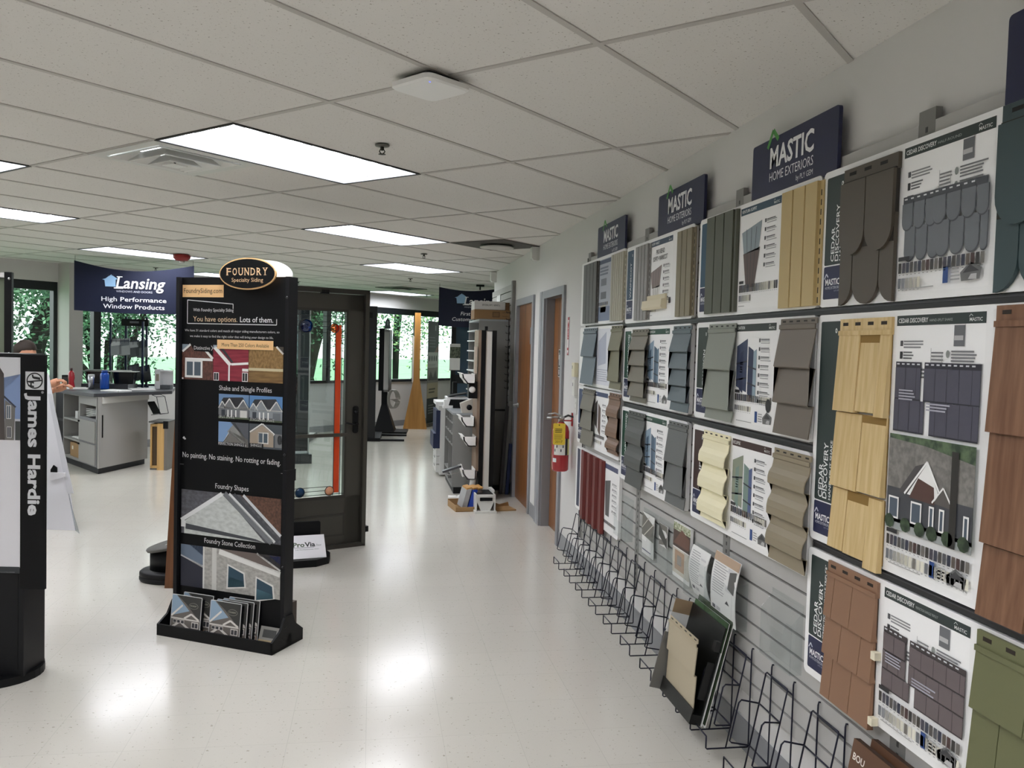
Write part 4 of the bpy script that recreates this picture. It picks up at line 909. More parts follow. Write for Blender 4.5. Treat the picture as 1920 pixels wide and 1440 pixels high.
def house(P, a, c, e, d, sky, roof, body, sd):
    w_, h = e-a, d-c; X = lambda q: a+w_*q; Y = lambda q: c+h*q
    P.rect(a, c, e, d, sky); P.up(); P.poly([(X(0), Y(.5)), (X(.15), Y(.85)), (X(.8), Y(.9)), (X(1), Y(.5)), (X(1), Y(.0)), (X(0), Y(0))], roof); P.up(); P.rect(X(0), Y(0), X(1), Y(.5), body); P.up()
    for q, r, z in ((.12, .14, .7), (.36, .2, .82), (.82, .2, .8)):
        P.poly([(X(q-r), Y(.42)), (X(q), Y(z)), (X(q+r), Y(.42))], body); P.line([(X(max(0, q-r)), Y(.42)), (X(q), Y(z)), (X(min(1, q+r)), Y(.42))], h*.05, 'efefec')
    P.rect(X(.02), Y(.42), X(.98), Y(.46), 'e4e4e0'); P.up()
    for q in ((.1, .22), (.3, .34), (.42, .46), (.56, .6)): P.rect(X(q[0]), Y(.08), X(q[1]), Y(.36), '3b4047' if q[1]-q[0] > .05 else 'efefec')
    P.rect(X(.72), Y(.06), X(.95), Y(.36), sd); P.rect(X(0), Y(0), X(1), Y(.07), '56614b'); P.up(-4)
house(P, .254, 1.165, .445, 1.293, '6f8fb5', '2f2f33', '77797c', 'd3d3cf'); house(P, .449, 1.16, .652, 1.293, '5f8cc0', '34363b', '8d9398', '6d7278')
P.rect(.254, 1.02, .445, 1.147, '7d9cc4'); P.rect(.449, 1.02, .652, 1.147, '4f565c'); P.up(); P.poly([(.27, 1.02), (.33, 1.10), (.445, 1.06), (.445, 1.02)], '74726e'); P.poly([(.33, 1.147), (.445, 1.147), (.445, 1.05)], '5a5d63'); P.poly([(.31, 1.095), (.36, 1.147), (.345, 1.147), (.44, 1.03), (.445, 1.04)], '8f8f8c'); P.line([(.285, 1.03), (.33, 1.10), (.43, 1.025)], .01, 'e9e9e6')
P.poly([(.455, 1.03), (.455, 1.1), (.53, 1.147), (.6, 1.1), (.6, 1.03)], 'a39585'); P.line([(.455, 1.1), (.53, 1.147), (.605, 1.095)], .012, 'efefec'); win(P, .505, 1.045, .57, 1.105); P.rect(.61, 1.03, .652, 1.10, '77797b'); P.poly(oval(.638, 1.07, .014, .025), '2f3438'); P.up(2)
P.rect(.254, 1.16, .36, 1.183, '111214'); P.rect(.449, 1.158, .612, 1.178, '111214'); P.rect(.254, 1.02, .425, 1.04, '111214'); P.rect(.449, 1.02, .54, 1.045, '111214'); P.up()
P.text('SPLIT SHAKE', .258, 1.167, .0145, 'd9d9d9', .098); P.text('STAGGERED SHAKE', .455, 1.162, .0145, 'd9d9d9', .15); P.text('PERFECTION SHINGLE', .256, 1.024, .0145, 'd9d9d9', .165); P.text('SHINGLE', .46, 1.028, .0145, 'd9d9d9', .07)
P.text('No painting. No staining. No rotting or fading.', .022, .942, .029, 'dcdcdc', .625)
P.rect(-.002, .902, .03, .9035, 'b9b9b9'); P.rect(.65, .900, .68, .9015, 'b9b9b9'); P.poly([(.02, 1.045), (.03, 1.055), (.045, 1.04), (.035, 1.036)], 'dedede')
P.text('Foundry Shapes', .24, .79, .028, 'dcdcdc', .212); P.text('Foundry Stone Collection', .173, .492, .027, 'dcdcdc', .325)
# gable photograph
a, c, e, d = .018, .53, .656, .768
P.rect(a, c, e, d, noisy('4d4d52', '63636a', (40, 9, 60), .6)); P.up(); P.poly([(.40, d), (e, d), (e, .57)], noisy('4a342b', '6d4c3c', (80, 80, 80), .6)); P.poly([(a+.02, .595), (.29, d), (.56, c), (a+.02, c)], noisy('b9bdba', 'cfd3d0', (30, 9, 60), .5)); P.up()
P.line([(a, .60), (.285, d-.004)], .022, 'e4e6e6'); P.line([(.30, d), (.60, c+.005)], .03, '75787c'); P.line([(.33, d), (.62, c+.01)], .016, 'dfe1e3'); P.line([(.42, d), (e, .575)], .016, 'cfd2d6'); P.line([(.36, d), (.64, .545)], .02, '4a4d52'); P.rect(a, .565, a+.03, .60, 'e4e6e6'); P.poly([(a+.03, .585), (.50, .545), (.56, c), (a+.03, .555)], '45484e'); P.up(-2)
# stone photograph
a, c, e, d = .018, .244, .656, .47
P.rect(a, c, e, d, noisy('9a9893', 'b5b3ad', (40, 9, 70), .6)); P.up(); P.poly([(a, d), (.165, d), (.165, .36), (a, .41)], '6c7a8d'); P.poly([(a+.06, d), (.165, d), (.165, .42)], '2c3f5e'); P.poly([(a, .405), (.165, .355), (.165, c), (a, c)], '2c2e3c'); P.line([(a, .41), (.165, .365)], .008, 'dfe1e4'); P.rect(.165, c, .175, d, 'dcdcd8'); P.rect(.225, c, .255, d, 'cfcfca')
P.poly([(.26, d), (e, d), (e, .38)], '6d625d'); P.line([(.27, .455), (e, .375)], .03, 'e2e2de'); P.poly([(.52, d), (e, d), (e, .40)], '363940'); P.poly([(.58, d), (e, d), (e, .425)], '1f2f6d'); P.line([(.51, d), (e, .395)], .01, 'dcdcd8'); P.up()
for x, y in ((.32, .30), (.50, .255)):
    P.poly([(x, y-.04), (x+.005, y+.095), (x+.115, y+.06), (x+.125, y-.02 if y > .27 else c)], 'dcdcd8'); P.up(); P.poly([(x+.01, y-.03), (x+.013, y+.085), (x+.108, y+.052), (x+.115, y-.015 if y > .27 else c)], '2f4a5a'); P.poly([(x+.01, y-.03), (x+.012, y+.03), (x+.112, y+.01), (x+.115, y-.015 if y > .27 else c)], '4f7482'); P.up(-1)
lab(P.build('printed_graphics', t), 'white and tan lettering with house photographs')
b = MB(); o = oval(.445, 1.92, .175, .082, 40); b.prism(o, .095, .105, mat(TAN, .4)); b.prism(oval(.445, 1.92, .168, .075, 40), .093, .096, BLK); b.prism(oval(.468, 1.918, .175, .082, 40), .20, .21, mat('f2f2f0', .4)); b.box(.42, .47, .10, .205, 1.86, 1.9, BLK); hs = b.build('header_sign', t); lab(hs, 'black oval header sign with a tan rim')
P = PR(.093); serif(P, 'FOUNDRY', .318, 1.912, .038, 'ecc79a', .262); P.text('Specialty Siding', .35, 1.878, .021, 'e2bd92', .195); P.build('header_print', hs)
# sample boxes and leaflets standing in the tray
def sample_box(label, u, v, hh=.205, wd=.195, front=True):
    t2 = thing('brochure_box', label, 'brochure box', tuple(Matrix.Translation((-1.0835, 4.667, 0)) @ Matrix.Rotation(FZ, 4, 'Z') @ Vector((u, v, .016))), FZ, 'black brochure boxes in the display stand tray')
    b = MB(); b.xf = Matrix.Rotation(R(-6), 4, 'X'); b.prism(rrect(0, wd, 0, hh, .006), 0, .002, mat('d9d9d7', .4)); b.box(0, wd, .002, .022, 0, hh-.012, BLK); b.box(.006, wd-.006, .004, .020, hh-.02, hh-.004, mat('2e2c2a', .6)); b.build('case', t2)
    P = PR(0.); P.xf = Matrix.Rotation(R(-6), 4, 'X')
    P.rect(.003, .003, wd-.003, hh-.003, '6d6762'); P.up(); P.poly([(.003, hh-.003), (.03, hh-.003), (.12, hh*.62), (.003, hh*.45)], '8fa6bb'); P.poly([(.035, hh-.003), (wd-.003, hh-.003), (wd-.003, hh*.38), (.10, hh*.78)], '3a3a38'); P.up()
    P.poly(oval(wd*.74, hh*.76, .03, .016), '8b8c80'); P.up(); P.poly(oval(wd*.74, hh*.76, .028, .014), '3a3a38'); P.up(); P.text('FOUNDRY', wd*.74, hh*.745, .008, 'b9baa8', .042, align='c')
    P.line([(.006, hh*.45), (.075, hh*.75)], .01, 'dad6cf'); P.line([(.09, hh*.42), (.135, hh*.55), (.185, hh*.42)], .01, 'dad6cf'); P.rect(.006, hh*.38, wd-.006, hh*.42, 'd2cec7'); P.line([(.01, .03), (.065, hh*.33), (.13, .03)], .012, 'dad6cf')
    for x in (.02, .045, .07): win(P, x, hh*.28, x+.022, hh*.37, 'dad6cf', '3f3f42', False)
    win(P, .14, hh*.2, .185, hh*.36, 'dad6cf', '3f3f42'); P.rect(.145, .004, .19, .03, '8a6a52'); win(P, .15, .006, .185, .03, 'dad6cf', '3f3f42'); P.rect(.01, .004, .14, .012, '26261f'); P.build('cover_print', t2)
    return t2
sample_box('front brochure box of the left pair in the display stand tray', .035, .022); sample_box('rear brochure box of the left pair in the display stand tray', .075, .062, .21)
sample_box('front brochure box of the right group in the display stand tray', .285, .022); sample_box('second brochure box of the right group in the display stand tray', .305, .048); sample_box('third brochure box of the right group in the display stand tray', .325, .072); sample_box('rear brochure box of the right group against the panel', .345, .094, .21)
M5 = Matrix.Translation((-1.0835, 4.667, 0)) @ Matrix.Rotation(FZ, 4, 'Z')
b = MB(); b.box(0, .11, 0, .07, 0, .004, mat('d5d5d2', .5)); tag(b.build('leaflet', None, tuple(M5 @ Vector((.555, .02, .0145))), FZ), 'white leaflet lying in the tray of the black display stand', 'leaflet')
b = MB(); b.xf = Matrix.Rotation(R(-20), 4, 'X'); b.box(0, .12, 0, .004, 0, .085, mat('8d8b86', .5)); b.box(.0, .12, -.001, 0, .0, .018, mat('a08f70', .5)); b.box(.02, .10, -.001, 0, .03, .07, mat('4a4a48', .5)); tag(b.build('leaflet', None, tuple(M5 @ Vector((.55, .085, .018))), FZ), 'grey picture leaflet leaning in the tray of the black display stand', 'leaflet')
b = MB(); b.box(0, .14, 0, .04, 0, .20, mat('3d322b', .5)); b.box(.0, .141, .004, .03, .02, .1, mat('55473c', .5)); tag(b.build('brochure_box', None, tuple(M5 @ Vector((.545, .19, .016))), FZ), 'brown brochure box in the rear tray of the black display stand', 'brochure box')

# reddish brown tapered wooden stand behind it
OAKR = grained('5d3a22', '7d5231', 'z', 1., .45, .1)
t = thing('wooden_stand', 'reddish brown tapered wooden stand showing behind the left edge of the black stand', 'wooden stand', (-1.275, 5.567, 0), R(-4))
b = MB(); b.prism([(0, 0), (.46, 0), (.375, 1.72), (.085, 1.72)], 0, .035, OAKR); b.build('front_panel', t)
b = MB(); b.prism([(.44, 0), (.46, 0), (.375, 1.72), (.355, 1.72)], .035, .25, OAKR); b.build('side_panel', t)
b = MB(); b.prism([(.05, 0), (.056, 0), (.141, 1.72), (.135, 1.72)], -.004, 0, grained('4a2d1a', '5d3a22', 'z', 1., .45, .1)); b.build('edge_groove', t)
# low black pedestal with a tilted label top
t = thing('pedestal_foot', 'low round black pedestal with a tilted grey label top', 'pedestal', (-1.255, 5.785, 0))
b = MB(); b.lathe([(.001, 0), (.205, 0), (.215, .012), (.215, .028), (.205, .034), (.213, .036), (.213, .058), (.20, .07), (.001, .072)], BLK2, n=36, sx=1.05, sy=.75); b.build('base', t)
b = MB(); b.loft([[(.16*math.cos(q), .115*math.sin(q), .07 if k == 0 else .236+.2493*(.16*math.cos(q)-.04)) for q in [2*PI*i/30 for i in range(30)]] for k in (0, 1)], BLK, True, True); b.build('column', t)
b = MB(); b.xf = Matrix.Translation((.04, 0, .25)) @ Matrix.Rotation(R(-14), 4, 'Y'); b.lathe([(.001, -.012), (.215, -.012), (.22, 0), (.215, .008), (.001, .008)], mat('55534f', .5), n=36, sx=1.05, sy=.75)
for i, (x, y, l) in enumerate(((-.10, -.03, .07), (-.02, -.05, .06), (-.05, .03, .09))): b.box(x, x+l, y-.012, y+.012, .008, .009, mat('a8a6a0', .5))
lab(b.build('label_top', t), 'tilted grey top with pale lettering')

# display door with leaded and coloured glass
t = thing('display_door', 'dark bronze display door with a leaded coloured glass panel', 'door', (-.072, 6.679, 0), R(26))
BRZ = mat('3f3d36', .4); BRZ2 = mat('302e29', .4); x0, x1 = -.90, 0.
b = MB()
for a, e in ((x0, x0+.15), (-.15, -.012)): b.box(a, e, 0, .045, .03, 1.95, BRZ)
b.box(x0, -.012, 0, .045, 1.825, 1.95, BRZ); b.box(x0, -.012, 0, .045, .03, .40, BRZ)
b.box(x0+.14, -.14, -.004, .0, 1.815, 1.835, BRZ2); b.box(x0+.14, -.14, -.006, .0, .385, .41, BRZ2); b.box(-.155, -.138, -.004, 0, .40, 1.83, BRZ2)
b.build('door_leaf', t)
b = MB(); b.box(x0+.02, x0+.03, -.002, 0, .05, 1.9, BRZ2); b.box(-.74, -.145, -.008, 0, .095, .265, BRZ2); b.box(-.725, -.16, -.009, -.004, .11, .25, BRZ); b.build('lower_panel', t)
b = MB(); b.box(-.012, .025, -.03, .075, .0, 1.985, BRZ2); b.box(-.008, .02, -.034, -.03, .02, 1.96, BRZ); b.box(x0-.03, x0, -.03, .075, 0, 1.985, BRZ2); b.box(x0-.03, .025, -.03, .075, 1.955, 1.99, BRZ2); b.box(x0-.03, .025, -.03, .075, 0, .03, BRZ2); b.build('door_frame', t)
for z in (1.80, .13):
    b = MB(); b.box(.02, .05, -.03, .03, z-.022, z+.022, BLK); b.build('corner_clamp', t)
b = MB(); b.box(-.37, -.31, -.03, -.0, 1.945, 1.975, BLK); b.build('door_closer', t)
GLS = clear('f2f8f5', .06)
b = MB(); b.box(x0+.15, -.15, .018, .024, .41, 1.82, GLS); b.build('glass', t)
b = MB(); b.box(x0+.14, -.135, -.012, .0, .862, .888, BRZ); b.build('cross_rail', t)
def disc(c, r, m, name, lb):
    b = MB(); b.lathe([(.001, .008), (r, .008), (r, .012), (.001, .012)], m, (c[0], 0, c[1]), 28, 'y'); b.tube([(c[0]+r*math.cos(q), .009, c[1]+r*math.sin(q)) for q in [2*PI*i/28 for i in range(28)]], .003, mat('26262a', .4), 5, True); lab(b.build(name, t), lb)
BLUEG = clear('4a8fd8', .1); PEACH = clear('eaa27c', .05); ORNG = clear('d8401c', .06)
disc((-.47, 1.70), .05, BLUEG, 'coloured_disc', 'blue glass disc'); disc((-.245, 1.69), .035, PEACH, 'coloured_disc', 'peach glass disc')
disc((-.50, .45), .036, mat('173a5c', .2), 'coloured_disc', 'lower blue glass disc'); disc((-.265, .447), .035, mat('e3a27d', .25), 'coloured_disc', 'lower peach glass disc')
b = MB(); b.box(-.232, -.188, .0115, .0175, .43, 1.715, noisy('c83a16', 'e0521f', (9, 9, 4), .25)); lab(b.build('coloured_strip', t), 'orange glass strip')
LEAD = mat('2c2e30', .4, .5); b = MB()
for z in (1.78, 1.735, 1.70, 1.655): b.box(x0+.15, -.15 if z != 1.70 else -.28, .012, .0165, z-.0018, z+.0018, LEAD)
for z in (.48, .45, .42): b.box(x0+.15, -.15 if z < .43 else -.27, .012, .0165, z-.0018, z+.0018, LEAD)
for u in (-.182, -.235): b.box(u-.0018, u+.0018, .011, .0165, .41, 1.82, LEAD)
b.build('lead_lines', t)
b = MB(); b.prism(rrect(-.088, -.045, .885, 1.095, .018), -.012, 0, BLK); b.lathe([(.001, -.03), (.016, -.028), (.018, -.012)], BLK2, (-.066, 0, 1.05), 14, 'y'); b.build('lock_plate', t)
b = MB(); b.tube([(-.066, -.01, .96), (-.066, -.05, .96), (-.10, -.056, .955), (-.165, -.05, .972)], [.008, .008, .007, .006], BLK, 8); b.build('lever_handle', t)
# brochure tray with white sign in front of that door
t = thing('sign_tray', 'black floor tray holding a tilted white door maker sign', 'sign tray', (-.325, 6.29, 0), R(13))
b = MB(); b.slab([(-.46, -.20), (-.44, -.24), (-.10, -.24), (.0, -.17), (.03, -.05), (.02, .02), (-.46, .02)], 0, .05, BLK); b.build('base', t)
b = MB(); b.prism(rrect(-.46, -.035, .04, .275, .014), .0, .018, BLK); b.build('back_board', t)
b = MB(); b.xf = Matrix.Translation((0, -.185, .052)) @ Matrix.Rotation(R(-42), 4, 'X'); b.box(-.42, -.02, 0, .006, 0, .185, mat('e2e0e4', .4)); sg = b.build('sign_card', t); lab(sg, 'tilted white sign card')
P = PR(0.); P.xf = Matrix.Translation((0, -.185, .052)) @ Matrix.Rotation(R(-42), 4, 'X')
P.text('Pro', -.245, .092, .036, '4d5d43', .080, .03); P.text('Via', -.164, .092, .036, '26272b', .074, .03); P.text('Door', -.082, .094, .016, '55565a', .035); P.line([(-.245, .085), (-.10, .085)], .003, '55565a'); P.text('THE PROFESSIONAL WAY', -.235, .065, .009, '6d6e72', .17); P.poly(oval(-.263, .105, .015, .018), '54664a'); P.build('sign_print', sg)

# kiosk at the left edge
t = thing('kiosk', 'black kiosk with a house poster and an upright lettered side panel', 'kiosk', (-1.52, 4.05, 0), R(-8))
b = MB(); b.box(-.62, -.018, .02, .20, .03, 1.49, BLK2); b.box(-.045, -.043, .018, .021, .06, .50, mat('050505')); b.build('cabinet', t)
b = MB(); b.slab(oval(-.33, .12, .335, .24, 40), 0, .035, BLK); b.build('plinth', t)
b = MB(); b.box(-.024, .086, .0, .014, .437, 1.488, BLK); sp_ = b.build('side_panel', t)
P = PR(0.); P.rect(-.002, 1.333, .08, 1.413, 'cfd0d2'); P.up(); P.poly(oval(.039, 1.373, .036, .036, 36), '111214'); P.up(); P.poly(oval(.039, 1.373, .0305, .0305, 36), 'cfd0d2'); P.up()
P.line([(.008, 1.368), (.071, 1.375)], .006, '111214'); P.text('J', .037, 1.40, .026, '111214', .019, .05, -90, shear=.15); P.text('H', .012, 1.372, .024, '111214', .024, .05, -90, shear=.2)
lab(P.build('panel_emblem', sp_), 'square emblem with a ringed monogram'); P = PR(0.)
P.text('James Hardie', .012, 1.318, .052, 'c9cacd', .548, .035, -90); P.poly(oval(.073, 1.322, .006, .006, 12), '8d8e90'); 
lab(P.build('panel_lettering', sp_), 'pale grey lettering reading downwards')
b = MB(); b.box(-.60, -.026, .008, .02, .50, 1.482, BLK); po = b.build('poster_frame', t)
P = PR(.008); P.rect(-.59, .53, -.028, 1.474, 'd9d8dc'); P.up(); P.rect(-.59, 1.105, -.028, 1.474, 'c2c3c9'); P.up(); P.poly([(-.2, 1.36), (-.028, 1.40), (-.028, 1.2), (-.16, 1.2)], '8196bd'); P.poly([(-.2, 1.40), (-.10, 1.33), (-.028, 1.40), (-.028, 1.474), (-.2, 1.474)], 'd2d3d7'); P.up()
P.poly([(-.59, 1.105), (-.59, 1.45), (-.125, 1.44), (-.1, 1.40), (-.095, 1.105)], '4c4643'); P.poly([(-.095, 1.285), (-.05, 1.25), (-.055, 1.105), (-.095, 1.105)], '6f6d69'); P.line([(-.1, 1.30), (-.048, 1.252)], .008, '3a3f4d'); P.rect(-.05, 1.105, -.028, 1.19, '3c403f'); P.up(); win(P, -.088, 1.20, -.068, 1.26); win(P, -.086, 1.115, -.066, 1.165, 'dcdcda', '3a3d42')
P.micro(-.3, .96, .18, 2, '9a9a9e', .005, .012); P.micro(-.3, .88, .19, 3, '9a9a9e', .005, .012); P.micro(-.3, .80, .17, 2, '9a9a9e', .005, .012); P.rect(-.59, .505, -.028, .535, '33373a'); P.rect(-.2, .508, -.05, .512, 'a9a9ab'); lab(P.build('poster_print', po), 'poster with a grey house under clouds')

# white easel-backed card behind the kiosk
t = thing('easel_card', 'white easel-backed card standing behind the kiosk', 'easel card', (-2.42, 7.30, 0), R(-12))
WC = mat('dcdbe0', .4)
b = MB(); b.xf = Matrix.Rotation(R(-6), 4, 'X'); b.prism([(-.62, 0), (.06, 0), (.0, .30), (-.25, 1.27), (-.62, 1.27)], 0, .006, WC); b.build('card', t)
b = MB(); b.loft([[(-.0, .0, .30), (.075, -.08, .20), (.08, -.08, .20), (.005, .004, .30)], [(.06, 0, 0), (.15, -.10, 0), (.155, -.10, 0), (.065, .004, 0)]], clear('e9edf0', .1)); b.build('clear_foot', t)
b = MB(); b.loft([[(-.28, .13, 1.22), (-.25, .13, 1.22), (-.25, .137, 1.22), (-.28, .137, 1.22)], [(-.02, .02, .3), (.03, .02, .3), (.03, .027, .3), (-.02, .027, .3)]], mat('c9c9ce', .4)); b.build('easel_leg', t)
b = MB(); b.prism([(-.14, .40), (-.02, .44), (-.02, .47), (-.14, .47)], -.02, 0, WC); b.prism([(-.145, .46), (-.09, .46), (-.09, .51), (-.12, .53), (-.145, .49)], -.006, .0, BLK); b.build('cut_out_tab', t)

# tall display at the left edge, seen edge on
t = thing('tall_display', 'tall black framed display with a green-grey panel at the picture edge', 'display', (-2.79, 7.02, 0), R(8))
b = MB(); b.box(0, .05, 0, .06, 0, 2.05, BLK); b.box(-.72, -.68, 0, .06, 0, 2.05, BLK); b.box(-.72, .05, 0, .06, 0, .08, BLK)
for z in (2.0, 1.43): b.lathe([(.001, -.006), (.008, -.004), (.009, 0)], STEEL, (.032, 0, z), 10, 'y')
b.build('frame', t)
b = MB(); b.box(-.68, 0, .02, .04, .08, 2.0, mat('6f7a66', .5)); lab(b.build('panel', t), 'green-grey panel'); b = MB(); b.box(-.69, .0, .0, .05, 2.01, 2.045, mat('dcdcda', .4)); lab(b.build('top_cap', t), 'white top cap')
b = MB(); b.box(-.8, .12, -.2, .26, 0, .02, BLK); b.build('foot_plate', t)
# ---------------------------------------------------------------- counter island and what stands on it
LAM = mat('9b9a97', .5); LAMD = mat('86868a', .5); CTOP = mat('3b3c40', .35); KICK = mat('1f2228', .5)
CX, CY, CR = -3.802, 11.282, R(-55.5)
def island(name, label, cat): return thing(name, label, cat, (CX, CY, 0), CR)
t = island('shelf_cabinet', 'open grey shelf cabinet of the counter, holding a carton', 'cabinet')
b = MB(); b.slab([(0, .03), (.62, .03), (.62, .30), (0, .30)], 0, .08, KICK); b.build('kick_base', t)
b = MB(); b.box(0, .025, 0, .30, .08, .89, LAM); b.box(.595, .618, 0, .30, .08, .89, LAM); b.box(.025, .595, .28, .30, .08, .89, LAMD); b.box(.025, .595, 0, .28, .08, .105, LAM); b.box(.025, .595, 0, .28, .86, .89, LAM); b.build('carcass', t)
for z in (.55, .31):
    b = MB(); b.box(.025, .595, .002, .28, z, z+.022, LAM); b.build('shelf', t)
t = island('door_cabinet', 'grey counter cabinet with a paper cubby over two doors', 'cabinet')
pg = [(.622, 0), (1.238, 0), (1.238-.22, .29), (.622, .29)]
b = MB(); b.slab([(.622, .03), (1.20, .03), (1.0, .29), (.622, .29)], 0, .08, KICK); b.build('kick_base', t)
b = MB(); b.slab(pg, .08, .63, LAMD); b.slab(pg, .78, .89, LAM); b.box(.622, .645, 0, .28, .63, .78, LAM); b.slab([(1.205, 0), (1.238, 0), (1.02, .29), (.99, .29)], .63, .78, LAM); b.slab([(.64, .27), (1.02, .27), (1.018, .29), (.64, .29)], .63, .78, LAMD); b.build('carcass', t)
for z0, z1 in ((.355, .60), (.10, .33)):
    b = MB(); b.box(.655, 1.205, -.016, -.001, z0, z1, LAM); d = b.build('door', t); k = MB(); k.lathe([(.001, -.018), (.012, -.016), (.01, .0)], BLK, (.68, -.018, z1-.025), 10, 'y'); k.build('knob', d)
t = island('end_cabinet', 'grey counter end cabinet with a plain side panel and black slot pull', 'cabinet')
b = MB(); b.slab([(1.19, .05), (.66, .75), (.0, .80), (.0, .31), (1.0, .31)], 0, .08, KICK); b.build('kick_base', t)
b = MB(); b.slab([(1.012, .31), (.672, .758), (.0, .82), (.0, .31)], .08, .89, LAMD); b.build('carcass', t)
b = MB(); b.xf = Matrix.Translation((1.242, .004, 0)) @ Matrix.Rotation(math.atan2(.796, -.605), 4, 'Z'); b.box(0, .955, -.022, -.002, .07, .89, LAM); ep = b.build('end_panel', t)
b = MB(); b.xf = Matrix.Translation((1.242, .004, 0)) @ Matrix.Rotation(math.atan2(.796, -.605), 4, 'Z'); b.box(.05, .96, -.034, -.022, .81, .885, mat('c6c5c1', .5)); lab(b.build('fascia', ep), 'pale fascia strip')
b = MB(); b.xf = Matrix.Translation((1.242, .004, 0)) @ Matrix.Rotation(math.atan2(.796, -.605), 4, 'Z'); b.box(.05, .064, -.03, -.022, .42, .68, BLK); lab(b.build('slot_pull', ep), 'black upright pull')
b = MB(); b.slab([(-3.66, 10.84), (-3.12, 10.21), (-2.46, 11.03), (-2.62, 11.9), (-3.4, 12.25), (-3.85, 11.52), (-4.15, 11.50)], .892, .93, CTOP); tag(b.build('countertop', None), 'dark grey countertop on the grey island cabinets', 'countertop')
b = MB(); b.slab([(-3.62, 11.36), (-3.05, 11.30), (-3.02, 11.62), (-3.55, 11.70)], .931, .985, CTOP); tag(b.build('counter_riser', None), 'low dark riser on the countertop carrying the bins', 'counter riser')
b = MB(); b.box(-.45, -.01, .04, .3, 0, .86, mat('1b1d22', .5)); b.box(-.43, -.03, .036, .04, .5, .53, mat('3b3d42', .4)); tag(b.build('knee_space_fill', None, (CX, CY, 0), CR), 'black box standing in for the dark knee space beside the open shelf cabinet', 'cabinet')  # black box stands in for the shaded knee space under the counter
def carton(name, label, cat, x, y, z, sx, sy, sz, c, rz=0, lid=None):
    b = MB(); b.box(0, sx, 0, sy, 0, sz, c)
    if lid: b.box(-.002, sx+.002, sy*.45, sy*.55, sz, sz+.001, lid); b.box(sx*.2, sx*.35, -.001, 0, sz*.5, sz*.75, mat('e4e0d4', .5))
    return tag(b.build(name, None, (x, y, z), rz), label, cat)
MC = Matrix.Translation((CX, CY, 0)) @ Matrix.Rotation(CR, 4, 'Z'); CARD = mat('a3835c', .7)
def on(u, v, z): return tuple(MC @ Vector((u, v, z)))
p = on(.18, .03, .106); carton('carton', 'brown carton on the bottom shelf of the counter cabinet', 'carton', *p, .34, .22, .17, CARD, CR, mat('c9b58c', .5))
b = MB(); b.box(0, .30, 0, .2, 0, .006, WHITE); b.xf = Matrix.Rotation(R(8), 4, 'Z'); b.box(.03, .3, .0, .2, .006, .014, WHITE); tag(b.build('paper_stack', None, on(.2, .04, .333), CR), 'white papers on the middle shelf of the counter cabinet', 'papers')
for u, v, z, sx, sy, sz, c, lb in ((.30, .05, .573, .10, .14, .09, 'd9d9d8', 'small white box on the upper shelf of the counter cabinet'), (.41, .07, .573, .11, .10, .06, 'b9b9b8', 'small pale grey box on the upper shelf of the counter cabinet'), (.43, .08, .634, .07, .07, .04, '8d8d8c', 'smallest dark grey box on top of the pale grey one in the counter cabinet')):
    b = MB(); b.box(0, sx, 0, sy, 0, sz, mat(c, .5)); tag(b.build('small_box', None, on(u, v, z), CR), lb, 'box')
b = MB()
for i in range(5): b.xf = Matrix.Rotation(R(-12+i*7), 4, 'Z') @ Matrix.Rotation(R(-3+1.5*i), 4, 'Y'); b.box(.0, .34, .02, .2, .004+i*.02, .010+i*.02, WHITE)
tag(b.build('paper_stack', None, on(.70, .03, .632), CR), 'loose white papers stuffed in the counter cubby', 'papers')
def bottle(name, label, x, y, z, prof, m, capm=None, cz=0, cr=0):
    t = thing(name, label, 'bottle', (x, y, z)); b = MB(); b.lathe(prof, m, n=18); b.build('body', t)
    if capm: b = MB(); b.lathe([(.001, cz), (cr, cz), (cr, cz+.025), (cr*.8, cz+.03), (.001, cz+.03)], capm, n=14); b.build('cap', t)
bottle('water_bottle', 'tall blue water bottle on the counter', -3.29, 11.18, .931, [(.001, 0), (.05, 0), (.053, .01), (.053, .17), (.048, .19), (.04, .2), (.001, .2)], mat('1c4fb0', .15, 0, .6), mat('1b3f8e', .4), .2, .036)
bottle('drink_bottle', 'red drink bottle on the counter near the pillar', -3.66, 11.13, .931, [(.001, 0), (.035, 0), (.04, .02), (.03, .09), (.038, .13), (.034, .19), (.016, .22), (.001, .225)], mat('a3202c', .25, 0, .6), mat('3b1014', .4), .222, .015)
t = thing('travel_mug', 'steel travel mug on the counter', 'mug', (-3.44, 11.16, .931)); b = MB(); b.lathe([(.001, 0), (.03, 0), (.036, .1), (.038, .165), (.001, .166)], mat('c3c6cc', .25, .9), n=18); b.build('body', t); b = MB(); b.lathe([(.039, .16), (.036, .178), (.001, .18)], mat('dcdcdc', .4), n=16); b.build('lid', t)
b = MB(); b.box(0, .10, 0, .08, 0, .16, BLK); b.box(.01, .09, -.002, 0, .02, .14, mat('2d2d30', .5)); tag(b.build('desk_speaker', None, (-3.80, 11.22, .931)), 'small black box beside the red drink bottle', 'box')
b = MB(); b.box(0, .1, 0, .05, 0, .035, BLK2); tag(b.build('tape_dispenser', None, (-3.92, 11.28, .931)), 'low black dispenser at the left end of the counter', 'dispenser')
